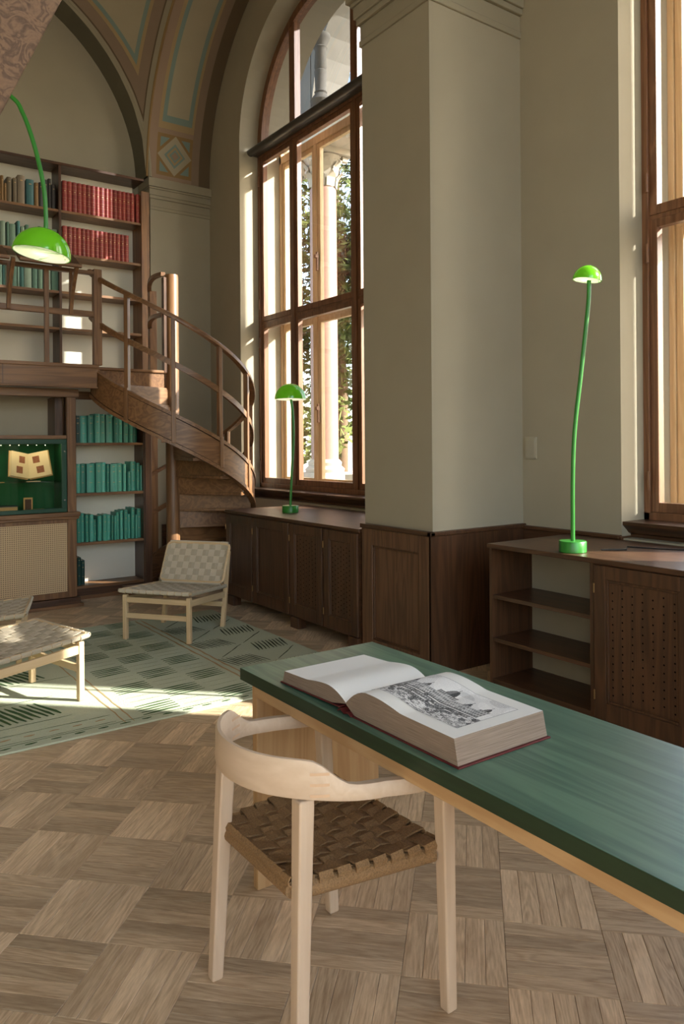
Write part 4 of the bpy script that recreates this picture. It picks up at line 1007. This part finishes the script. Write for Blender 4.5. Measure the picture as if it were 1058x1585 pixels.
def strap_strip(path, side, wd, th, mb=None):
    """flat strap along path with constant side vector"""
    mb = mb or MB(); vs = []
    for i, p in enumerate(path):
        a = path[max(i-1, 0)]; b = path[min(i+1, len(path)-1)]; d = (b-a).normalized(); sd = side(i) if callable(side) else side
        u = sd.cross(d).normalized()
        for x, h in ((-wd/2, -th/2), (wd/2, -th/2), (wd/2, th/4), (wd*.3, th/2), (-wd*.3, th/2), (-wd/2, th/4)): vs.append(p+sd*x+u*h)
    k = 6; n = len(path); fs = [(i*k+j, i*k+(j+1) % k, (i+1)*k+(j+1) % k, (i+1)*k+j) for i in range(n-1) for j in range(k)]+[tuple(range(k))[::-1], tuple(range((n-1)*k, n*k))]
    return mb.add(vs, fs)
def weave(parent, P, nu, nv, wu, wv, mat, amp=.004, th=.004, name='strap', wrap=.03, over=1, z_off=0, mat_shade=None):
    """P(u,v) -> point, local normal ~ +z of P's frame via cross product. straps along u at nv positions and along v at nu positions"""
    e = .001
    def nrm(u, v):
        u = min(max(u, e), 1-e); v = min(max(v, e), 1-e)
        return (P(u+e, v)-P(u-e, v)).cross(P(u, v+e)-P(u, v-e)).normalized()
    for j in range(nv):
        v = (j+.5)/nv; path = []
        for i in range(nu*2+1):
            u = i/(nu*2); ph = (math.floor(i/2)//1+j*over) % 2 if i % 2 == 1 else None
            h = 0 if i % 2 == 0 else (amp if ((i//2)+j) % 2 == 0 else -amp)
            path.append(P(u, v)+nrm(u, v)*h)
        s0 = (P(0, v)-P(e, v)).normalized(); s1 = (P(1, v)-P(1-e, v)).normalized(); n0 = nrm(.0, v); n1 = nrm(1, v)
        R_ = wrap+.003; path = [path[0]-n0*R_+s0*.004, path[0]-n0*R_*.6+s0*R_*.85, path[0]+s0*R_, path[0]+n0*R_*.6+s0*R_*.7]+path[1:-1]+[path[-1]+n1*R_*.6+s1*R_*.7, path[-1]+s1*R_, path[-1]-n1*R_*.6+s1*R_*.85, path[-1]-n1*R_+s1*.004]
        sd = (P(.5, min(v+e, 1))-P(.5, max(v-e, 0))).normalized()
        sub(parent, name, strap_strip(path, sd, wv, th), mat)
    for i in range(nu):
        u = (i+.5)/nu; path = []
        for j in range(nv*2+1):
            v = j/(nv*2); h = 0 if j % 2 == 0 else (amp if ((j//2)+i) % 2 == 1 else -amp)
            path.append(P(u, v)+nrm(u, v)*h)
        s0 = (P(u, 0)-P(u, e)).normalized(); s1 = (P(u, 1)-P(u, 1-e)).normalized(); n0 = nrm(u, 0); n1 = nrm(u, 1)
        R_ = wrap+.003; path = [path[0]-n0*R_+s0*.004, path[0]-n0*R_*.6+s0*R_*.85, path[0]+s0*R_, path[0]+n0*R_*.6+s0*R_*.7]+path[1:-1]+[path[-1]+n1*R_*.6+s1*R_*.7, path[-1]+s1*R_, path[-1]-n1*R_*.6+s1*R_*.85, path[-1]-n1*R_+s1*.004]
        sd = -(P(min(u+e, 1), .5)-P(max(u-e, 0), .5)).normalized()
        sub(parent, name, strap_strip(path, sd, wu, th), mat_shade or mat)
def PA(u, v): p = sp(u, v); return Vector((p.x, p.y, .438-.012*math.sin(PI*u)*math.sin(PI*v)))
for p, q in rails_: A_('cord_wrapping', MB().tube([p+(q-p)*.02-Vector((0, 0, 0)), q-(q-p)*.02], .0215, 14), cm_, smooth=True)
weave(AC, PA, 8, 9, .040, .040, cm_, amp=.006, th=.006, name='cord_band', wrap=.0125)

# ------------------------------------------------------------------ lounge chairs
WEB = plain('linen_webbing', srgb(194, 182, 160), .85, .2, noise=.08, nscale=220, bump=.3)
WEB_SHADE = plain('linen_webbing_shade', srgb(174, 162, 140), .85, .2, noise=.08, nscale=220, bump=.3)  # darker crossing straps: shading of the weave painted into the colour
def lounge(label, loc, rz):
    """local: +x is the front, y across; origin at the floor centre"""
    t = thing('lounge_chair', label, 'chair', loc, rz, 'low webbed lounge chairs round the rug')
    D, W_ = .60, .545
    M = LOUNGEW
    for s in (-1, 1):
        sub(t, 'leg', MB().box(D/2-.035, D/2, s*W_/2-.0175, s*W_/2+.0175, 0, .345), M['Z'], bevel=.005)
        sub(t, 'leg', MB().hexa([(-D/2, s*W_/2-.0175, 0), (-D/2+.04, s*W_/2-.0175, 0), (-D/2+.04, s*W_/2+.0175, 0), (-D/2, s*W_/2+.0175, 0)], [(-D/2-.11, s*W_/2-.0175, .60), (-D/2-.085, s*W_/2-.0175, .60), (-D/2-.085, s*W_/2+.0175, .60), (-D/2-.11, s*W_/2+.0175, .60)]), M['Z'], bevel=.005)
        sub(t, 'side_rail', MB().hexa([(-D/2+.0, s*W_/2-.012, .235), (D/2-.02, s*W_/2-.012, .275), (D/2-.02, s*W_/2+.012, .275), (-D/2+.0, s*W_/2+.012, .235)], [(-D/2, s*W_/2-.012, .285), (D/2-.02, s*W_/2-.012, .325), (D/2-.02, s*W_/2+.012, .325), (-D/2, s*W_/2+.012, .285)]), M['X'], bevel=.003)
    sub(t, 'front_stretcher', MB().box(D/2-.03, D/2-.008, -W_/2, W_/2, .165, .205), M['Y'], bevel=.003)
    sub(t, 'front_rail', MB().box(D/2-.03, D/2-.008, -W_/2, W_/2, .285, .325), M['Y'], bevel=.003)
    sub(t, 'rear_stretcher', MB().box(-D/2+.01, -D/2+.03, -W_/2, W_/2, .165, .205), M['Y'], bevel=.003)
    def rim(pts, r, nm): sub(t, nm, MB().tube(pts+[pts[0], pts[1]], r, 8), M['Y'], smooth=True)
    def PS(u, v): return Vector((-D/2+.02+(D+.0)*u, -.30+.60*v, .335+.045*u-.010*math.sin(PI*v)*math.sin(PI*u)))
    def corner_loop(P, rr=.07):
        out = []
        for (cu, cv, a0) in ((1-rr, 1-rr, 0), (rr, 1-rr, 90), (rr, rr, 180), (1-rr, rr, 270)):
            for q in range(5): a = rad(a0+22.5*q); out.append(P(cu+rr*math.cos(a), cv+rr*math.sin(a)))
        return out
    rim(corner_loop(PS), .012, 'seat_frame')
    weave(t, PS, 10, 10, .055, .054, WEB, amp=.004, th=.004, name='strap', wrap=.013, mat_shade=WEB_SHADE)
    def PB(u, v): return Vector((-D/2-.135+.125*(1-u)+.02, .285-.57*v, .335+.315*u)) if False else Vector((-D/2+.045-.145*u, -.285+.57*v, .36+.30*u))
    rim(corner_loop(PB, .10), .013, 'back_frame')
    def PBw(u, v): return PB(u, .03+.94*v)
    def PBf(u, v): return PBw(1-u, v)
    weave(t, PBf, 6, 10, .050, .052, WEB, amp=.0035, th=.004, name='strap', wrap=.014, mat_shade=WEB_SHADE)
    return t
ax = math.atan2(-.61, -.79)
lounge('low webbed lounge chair with high light on its seat before the spiral stairs', (2.40, 5.69, .012), ax)
lounge('low webbed lounge chair at the left edge, sunlit strap seat seen from its side', (.965, 4.70, .012), math.atan2(.267, .963))
lounge('low webbed lounge chair mostly cut off at left, its seat corner before cane door', (.955, 5.66, .012), math.atan2(-.29, .957))

# ------------------------------------------------------------------ rug
RX0, RX1, RY0, RY1 = -.6, 3.0, 3.955, 6.30
rg = thing('rug', 'large pale green patterned rug with dark green stripes on the parquet', 'rug', (1.2, 5.1, 0)); L0 = (1.2, 5.1, 0)
RUGM = plain('rug_sage', srgb(190, 196, 170), .95, .1, noise=.10, nscale=120, bump=.8)
RUGP = plain('rug_pale', srgb(198, 200, 180), .95, .1, noise=.08, nscale=120, bump=.8)
RG1 = plain('rug_green', srgb(72, 96, 62), .95, .1, noise=.25, nscale=200); RG2 = plain('rug_dark', srgb(60, 66, 48), .95, .1, noise=.25, nscale=200); RG3 = plain('rug_tan', srgb(176, 148, 110), .95, .1, noise=.15, nscale=200)
sub(rg, 'pile', at0(MB().box(RX0, RX1, RY0, RY1, 0, .011), L0), RUGM, bevel=.004)
pt = MB(); H_ = .0125
def stripe(x0, y0, x1, y1, wd, mi):
    d = Vector((x1-x0, y1-y0, 0)); ln = d.length; d.normalize(); s = Vector((-d.y, d.x, 0))*wd/2; n = max(2, int(ln/.06)); L_, R_ = [], []
    for k in range(n+1):
        j = Vector((random.uniform(-1, 1), random.uniform(-1, 1), 0))*.0035; p = Vector((x0, y0, H_))+d*ln*k/n+j; w_ = .75+.5*random.random()
        if k in (0, n): w_ *= .5
        L_.append(p-s*w_); R_.append(p+s*w_)
    for k in range(n): pt.quad(L_[k], L_[k+1], R_[k+1], R_[k], mi)
# right field: leaning sheaves of stripes in a zigzag, left of it a checker of striped blocks
def sheaf(x, y, w_, h_, n, mi, sk=0):
    for k in range(n):
        t = (k+.5)/n; stripe(x+sk*t*0+w_*.02, y+h_*t, x+w_*.95+sk, y+h_*t+h_*.10, .014, mi)
# bands run along Y: tan double lines
for x in (2.275, 2.325): stripe(x, RY0+.05, x, RY1-.04, .014, 2)
for x in (1.40, 1.45): stripe(x, RY0+.05, x, RY1-.04, .008, 2)
# field A (x 2.35..2.95): rows alternate lean
y = RY0+.08; r_ = 0
while y < RY1-.30:
    for c_ in range(2):
        xx = 2.38+c_*.30
        if (r_+c_) % 2 == 0:
            for k in range(9): stripe(xx+.03*k, y+.02, xx+.03*k+.05*(1 if r_ % 2 else -1), y+.24, .012, 1)
        else:
            stripe(xx, y+.01, xx+.27, y+.25, .008, 1)
    y += .26; r_ += 1
# field B (x 1.5..2.25): checker of blocks with short stripes
y = RY0+.08; r_ = 0
while y < RY1-.18:
    for c_ in range(3):
        if (r_+c_) % 2 == 0:
            for k in range(5): stripe(1.52+c_*.245, y+.025+k*.037, 1.52+c_*.245+.225, y+.045+k*.037, .017, 0)
        else:
            for k in range(2): stripe(1.53+c_*.245, y+.06+k*.08, 1.53+c_*.245+.2, y+.07+k*.08, .003, 0)
    y += .205; r_ += 1
# field C (x -.5..1.35): diamonds filled with lines
for (xa, ya, n_l, ln) in ((.55, 4.32, 22, .30), (.0, 4.42, 20, .30), (.75, 5.05, 18, .28), (.2, 5.2, 18, .28), (.8, 5.75, 16, .26), (-.45, 4.4, 14, .3), (-.4, 5.2, 14, .3)):
    for k in range(int(n_l*.75)): stripe(xa+.038*k+.04, ya-.02+.004*k, xa+.038*k-.05, ya+ln, .020, 0)
    for dy in (-.05, ln+.04): stripe(xa-.05, ya+dy, xa+.65, ya+dy+.03, .006, 0)
# border dashes along the near edge
x = RX0+.05; k = 0
while x < RX1-.15:
    stripe(x, RY0+.045, x+.055, RY0+.047, .018, 0); 
    if x < 1.35: stripe(x+.02, RY0+.16, x+.075, RY0+.165, .016, 2); stripe(x, RY0+.10, x+.12, RY0+.10, .006, 0); stripe(x, RY0+.215, x+.12, RY0+.215, .006, 0)
    x += .12; k += 1
for yy in (RY0+.075,): stripe(RX0+.02, yy, RX1-.02, yy, .005, 0)
stuff(sub(rg, 'woven_pattern', at0(pt, L0), [RG1, RG2, RG3], fix=False))

# ------------------------------------------------------------------ lamps
def lampmat():
    m, nt, b = newmat('lamp_green'); b.inputs['Base Color'].default_value = rgb(srgb(96, 176, 30)); b.inputs['Roughness'].default_value = .18
    b.inputs['Specular IOR Level'].default_value = .6; b.inputs['Coat Weight'].default_value = .5
    tr = nt.nodes.new('ShaderNodeBsdfTranslucent'); tr.inputs[0].default_value = rgb(srgb(120, 220, 40)); mx = nt.nodes.new('ShaderNodeMixShader'); mx.inputs[0].default_value = .14
    out = nt.nodes['Material Output']; nt.links.new(b.outputs[0], mx.inputs[1]); nt.links.new(tr.outputs[0], mx.inputs[2]); nt.links.new(mx.outputs[0], out.inputs[0]); return m
LGR = lampmat(); LSTEM = plain('lamp_stem_green', srgb(48, 128, 44), .35, .5); LIN = plain('lamp_diffuser', (.30, .28, .25), .6, emit=((1, .85, .68), 1.05))
def _soft(m):
    nt = m.node_tree; b = nt.nodes['Principled BSDF']; t = nt.nodes.new('ShaderNodeBsdfTranslucent'); t.inputs[0].default_value = (1, 1, 1, 1); mx = nt.nodes.new('ShaderNodeMixShader'); mx.inputs[0].default_value = .10
    nt.links.new(b.outputs[0], mx.inputs[1]); nt.links.new(t.outputs[0], mx.inputs[2]); nt.links.new(mx.outputs[0], nt.nodes['Material Output'].inputs[0])
_soft(LIN)
def lamp(label, base, stem, shade_r, tilt, dirv, hh=1.0, power=6, grp='bright green dome lamps'):
    t = thing('floor_lamp', label, 'lamp', base, 0, grp)
    sub(t, 'base', MB().lathe([(0, 0), (.071, 0), (.074, .003), (.074, .058), (.071, .062), (0, .062)], seg=40), LSTEM, smooth=True)
    B = Vector(base); pts = [Vector(p)-B for p in stem]
    # smooth the stem with a Catmull-Rom curve
    P = [pts[0]*2-pts[1]]+pts+[pts[-1]*2-pts[-2]]; cur = []
    for i in range(1, len(P)-2):
        for q in range(8):
            u = q/8; p0, p1, p2, p3 = P[i-1:i+3]
            cur.append(.5*((2*p1)+(p2-p0)*u+(2*p0-5*p1+4*p2-p3)*u*u+(3*p1-p0-3*p2+p3)*u**3))
    cur.append(pts[-1]); sub(t, 'stem', MB().tube(cur, .0115, 12), LSTEM, smooth=True)
    hd = thing_child = None
    c = cur[-1]; q = Vector(dirv).normalized().to_track_quat('Z', 'Y').to_matrix().to_4x4()
    r = shade_r; prof = [(r*math.sin(rad(a)), r*hh*math.cos(rad(a))) for a in range(90, -1, -6)]; prof[-1] = (0, r*hh)
    inn = [((r-.004)*math.sin(rad(a)), (r-.004)*hh*math.cos(rad(a))) for a in range(0, 91, 6)]; inn[0] = (0, (r-.004)*hh)
    M = Matrix.Translation(c) @ q @ Matrix.Translation((0, 0, -r*hh if tilt else -.0))
    sh = MB().lathe(prof[::1], seg=40).xf(M); so2 = sub(t, 'shade', sh, LGR, smooth=True)
    i2 = MB().lathe(inn, seg=40).xf(M @ Matrix.Scale(.985, 4)); sub(so2, 'shade_lining', i2, LIN, smooth=True)
    d = MB().lathe([(0, r*.32), (r*.86, r*.32)], seg=32); 
    l = bpy.data.lights.new('lamp_bulb', 'POINT'); l.energy = power; l.shadow_soft_size = .03; l.color = (1, .83, .6)
    lo = bpy.data.objects.new('lamp_bulb', l); COL.objects.link(lo); lo.parent = t; lo.location = M @ Vector((0, 0, r*hh*.35)); return t
zc = .893
lamp('tall thin green dome lamp standing on the right cabinet top near the wall', (3.468, 2.694, zc),
     [(3.462, 2.688, .945), (3.46, 2.684, 1.302), (3.47, 2.676, 1.57), (3.498, 2.657, 1.855), (3.523, 2.639, 2.122), (3.538, 2.629, 2.30), (3.54, 2.627, 2.475)], .078, True, (.10, -.10, 1), 1.05, 3)
lamp('shorter green dome lamp on the cabinet before the left tall window', (3.583, 5.874, .885),
     [(3.583, 5.874, .94), (3.594, 5.866, 1.195), (3.612, 5.855, 1.545), (3.607, 5.857, 1.779), (3.594, 5.866, 1.914), (3.590, 5.868, 2.05)], .142, True, (0.02, 0.02, 1), 1.02, 2)
lamp('large arching green dome lamp hanging in from the left above the chairs', (.02, 4.95, .0),
     [(.02, 4.95, .055), (.03, 4.95, 1.2), (.06, 4.93, 2.2), (.14, 4.87, 2.9), (.30, 4.74, 3.32), (.52, 4.57, 3.50), (.74, 4.39, 3.48), (.903, 4.262, 3.342), (.95, 4.229, 3.257), (.991, 4.2, 3.12), (1.023, 4.177, 2.967), (1.042, 4.164, 2.83), (1.047, 4.161, 2.694), (1.046, 4.161, 2.645)], .147, True, (.16, -.02, 1), .95, 2.5)

# ------------------------------------------------------------------ near staircase side, top left of the picture
ns = MB(); a = Vector((.228, 0, 1.966)); b = Vector((.314, 0, 2.158)); d = (b-a).normalized()
p0 = a-d*(1.966/d.z); p1 = a+d*2.6
SW = wood('swirled_oak', srgb(104, 82, 62), srgb(54, 40, 29), 'Y', rough=.65, figure=.5, scale=4.2, spec=.2)
lst = thing('library_stair', 'steep brown oak stair whose swirl-grained side board cuts across the top left corner', 'stair', (p0.x, 1.15, 0))
for y0 in (1.15, 1.58):
    sb_ = MB().prism([(0, 0), (p1.x-p0.x, p1.z), (p1.x-p0.x-.33, p1.z), (-.33, 0)], y0-1.15, y0-1.115, axis='y')
    sub(lst, 'stringer', sb_, SW, bevel=.002)
k = 1
while .26*k < p1.z-.1:
    z_ = .26*k; xe = (p1.x-p0.x)*z_/p1.z
    sub(lst, 'tread', MB().box(xe-.30, xe-.03, .035, .43, z_-.03, z_), DARKW['Y'], bevel=.003); k += 1

# ------------------------------------------------------------------ outside: loggia, columns, trees, ground
STONE = plain('pale_stone', srgb(158, 152, 140), .85, .2, noise=.12, nscale=5, bump=.3); PINK = plain('pink_granite', srgb(136, 106, 94), .5, .4, noise=.12, nscale=40)
struct('ground', MB().box(5.0, 60, -60, 60, -1.0, -.9), plain('gravel', srgb(170, 160, 140), .9))
def column(x, y, z0, z1, r, label, mat=PINK):
    t = thing('stone_column', label, 'column', (x, y, z0), 0, 'loggia columns outside the windows')
    h = z1-z0
    sub(t, 'column_base', MB().box(-r*1.5, r*1.5, -r*1.5, r*1.5, 0, .12).lathe([(r*1.4, .12), (r*1.45, .17), (r*1.2, .22), (r*1.25, .27), (r*1.02, .32)], seg=24), STONE, smooth=True)
    sub(t, 'shaft', MB().lathe([(r, .30), (r*.99, h*.5), (r*.97, h-.62), (r*.98, h-.58), (r*.9, h-.55)], seg=28), mat, smooth=True)
    cp = MB().lathe([(r*.85, h-.56), (r*.95, h-.40), (r*1.25, h-.16), (r*1.45, h-.10)], seg=24)
    for ring, (zz, rr, nn) in enumerate(((h-.50, .98, 8), (h-.34, 1.08, 8))):
        for k in range(nn):
            a = 2*PI*(k+.5*ring)/nn; c, s_ = math.cos(a), math.sin(a); P = lambda rad_, w, z: (rad_*c-w*s_, rad_*s_+w*c, z)
            w_ = r*.34; R0 = r*rr
            cp.add([P(R0, -w_, zz-.05), P(R0, w_, zz-.05), P(R0+.02, w_*1.1, zz+.08), P(R0+.02, -w_*1.1, zz+.08), P(R0+.10, w_*.5, zz+.17), P(R0+.10, -w_*.5, zz+.17), P(R0+.12, 0, zz+.10)], [(0, 1, 2, 3), (3, 2, 4, 5), (5, 4, 6)])
    for k in range(4):
        a = PI/4+PI/2*k; c, s_ = math.cos(a)*r*1.55, math.sin(a)*r*1.55; cp.tube([(c-.05, s_, h-.13), (c+.05, s_, h-.13)], .05, 8)
    cp.box(-r*1.6, r*1.6, -r*1.6, r*1.6, h-.09, h)
    sub(t, 'capital', cp, STONE); return t
column(6.5, 9.63, .95, 5.95, .21, 'pink granite column with leafy capital outside the left tall window')
column(6.5, 8.35, .95, 5.95, .21, 'pale column nearer the left jamb, seen bright through the left window')
column(6.5, 4.48, .95, 8.0, .29, 'thick pale unseen column added to shade the middle of the left window', STONE)  # this and the next three: unseen columns added to cut sun into bands
column(6.5, 5.445, .95, 8.0, .185, 'slender unseen column added to shade the far side of the left window', STONE)
column(6.5, .27, .95, 8.0, .34, 'stout unseen column added to block sun before the right window', STONE)
column(6.5, -1.20, .95, 8.0, .36, 'stout unseen column added to block sun south of the right window', STONE)
column(6.5, 12.6, .95, 5.95, .21, 'farther pink column outside beyond the left window, mostly hidden by frames')
struct('outer_parapet', MB().box(6.15, 6.95, -6, 14.5, -.9, .95), STONE)
lt = struct('outer_lintel_sunblock', MB().box(6.2, 6.9, 7.4, 14.5, 5.95, 6.30).box(6.12, 6.98, 7.3, 14.5, 6.22, 6.34).box(6.2, 6.9, -6, 5.85, 8.0, 10.5), STONE, bevel=.01)  # last box is an unseen attic added to block high sun
# candelabra colonnette above the lintel, under a stone arch
STONE_D = plain('weathered_stone', srgb(112, 108, 100), .9, .2, noise=.2, nscale=12, bump=.5)
cc = MB().lathe([(.20, 0), (.22, .05), (.12, .12), (.10, .2), (.17, .32), (.20, .45), (.13, .6), (.10, .66), (.12, .70), (.10, .74), (.115, 1.3), (.09, 1.34), (.115, 1.4), (.10, 1.9), (.13, 1.96), (.10, 2.0), (.17, 2.2), (.19, 2.25), (.19, 2.32), (0, 2.32)], seg=24)
cc.v = [(v[0]*.8, v[1]*.8, v[2]*.52) for v in cc.v]
tag(obj('stone_baluster', cc, STONE_D, smooth=True, loc=(6.27, 9.33, 6.34)), 'carved stone colonnette seen through the arched head of the left window', 'column')
ar = MB(); Rr = 1.88
for k in range(20):
    a, b = PI*k/20, PI*(k+1)/20
    for x in (6.3, 6.9):
        ar.quad((x, 7.75+Rr*math.cos(a), 6.45+Rr*math.sin(a)), (x, 7.75+Rr*math.cos(b), 6.45+Rr*math.sin(b)), (x, 7.75+Rr*math.cos(b), 10.5), (x, 7.75+Rr*math.cos(a), 10.5))
    ar.quad((6.3, 7.75+Rr*math.cos(a), 6.45+Rr*math.sin(a)), (6.9, 7.75+Rr*math.cos(a), 6.45+Rr*math.sin(a)), (6.9, 7.75+Rr*math.cos(b), 6.45+Rr*math.sin(b)), (6.3, 7.75+Rr*math.cos(b), 6.45+Rr*math.sin(b)))
ar.box(6.3, 6.9, 9.65, 14.5, 6.34, 10.5); ar.box(5.0, 6.3, -6, 14.5, 9.2, 9.4)
struct('outer_arch', ar, STONE)
struct('outer_wing', MB().box(5.0, 9.0, 14.5, 15.2, -.9, 12), STONE)
LEAF = plain('leaf_green', srgb(96, 106, 52), .6, .3, noise=.4, nscale=3); BARK = plain('bark', srgb(96, 78, 58), .9, noise=.3, nscale=10, bump=.6)
def tree(label, x, y, h, r, n, seed, flat_=1.0, ls=.11):
    t = thing('tree', label, 'tree', (x, y, -.9), 0, 'trees outside the windows'); rg_ = random.Random(seed)
    sub(t, 'trunk', MB().tube([(0, 0, 0), (.1, .05, h*.35), (-.05, .1, h*.65), (.05, 0, h*.9)], [.18, .15, .10, .03], 10), BARK, smooth=True)
    mb = MB(); cl_ = [(rg_.uniform(-.6, .6)*r, rg_.uniform(-.6, .6)*r, h*.62+rg_.uniform(-.5, .5)*h*.5*flat_, r*rg_.uniform(.3, .5)) for _ in range(22)]
    for k in range(n):
        cx, cy, cz, cr_ = cl_[rg_.randrange(len(cl_))]
        v = Vector((rg_.gauss(0, 1), rg_.gauss(0, 1), rg_.gauss(0, 1))).normalized()*cr_*rg_.random()**.4
        p = Vector((cx, cy, cz))+v; a = Vector((rg_.gauss(0, 1), rg_.gauss(0, 1), rg_.gauss(0, 1))).normalized(); b = a.orthogonal().normalized(); s = ls*rg_.uniform(.6, 1.2)
        mb.add([p-a*s, p+b*s*.45, p+a*s, p-b*s*.45], [(0, 1, 2, 3)])
    stuff(sub(t, 'foliage', mb, LEAF, fix=False)); return t
tree('leafy yellow green tree filling the view right of the pink column', 10.0, 14.2, 10.5, 3.0, 16000, 1, 1.5, .13)
tree('leafy tree farther back outside the left window, behind the nearer tree', 13.6, 15.5, 11, 3.8, 14000, 2, 1.5, .15)
tree('leafy tree beyond the right window pane of the left tall window', 10.0, 11.0, 8.5, 2.2, 9000, 3, 1.4, .12)
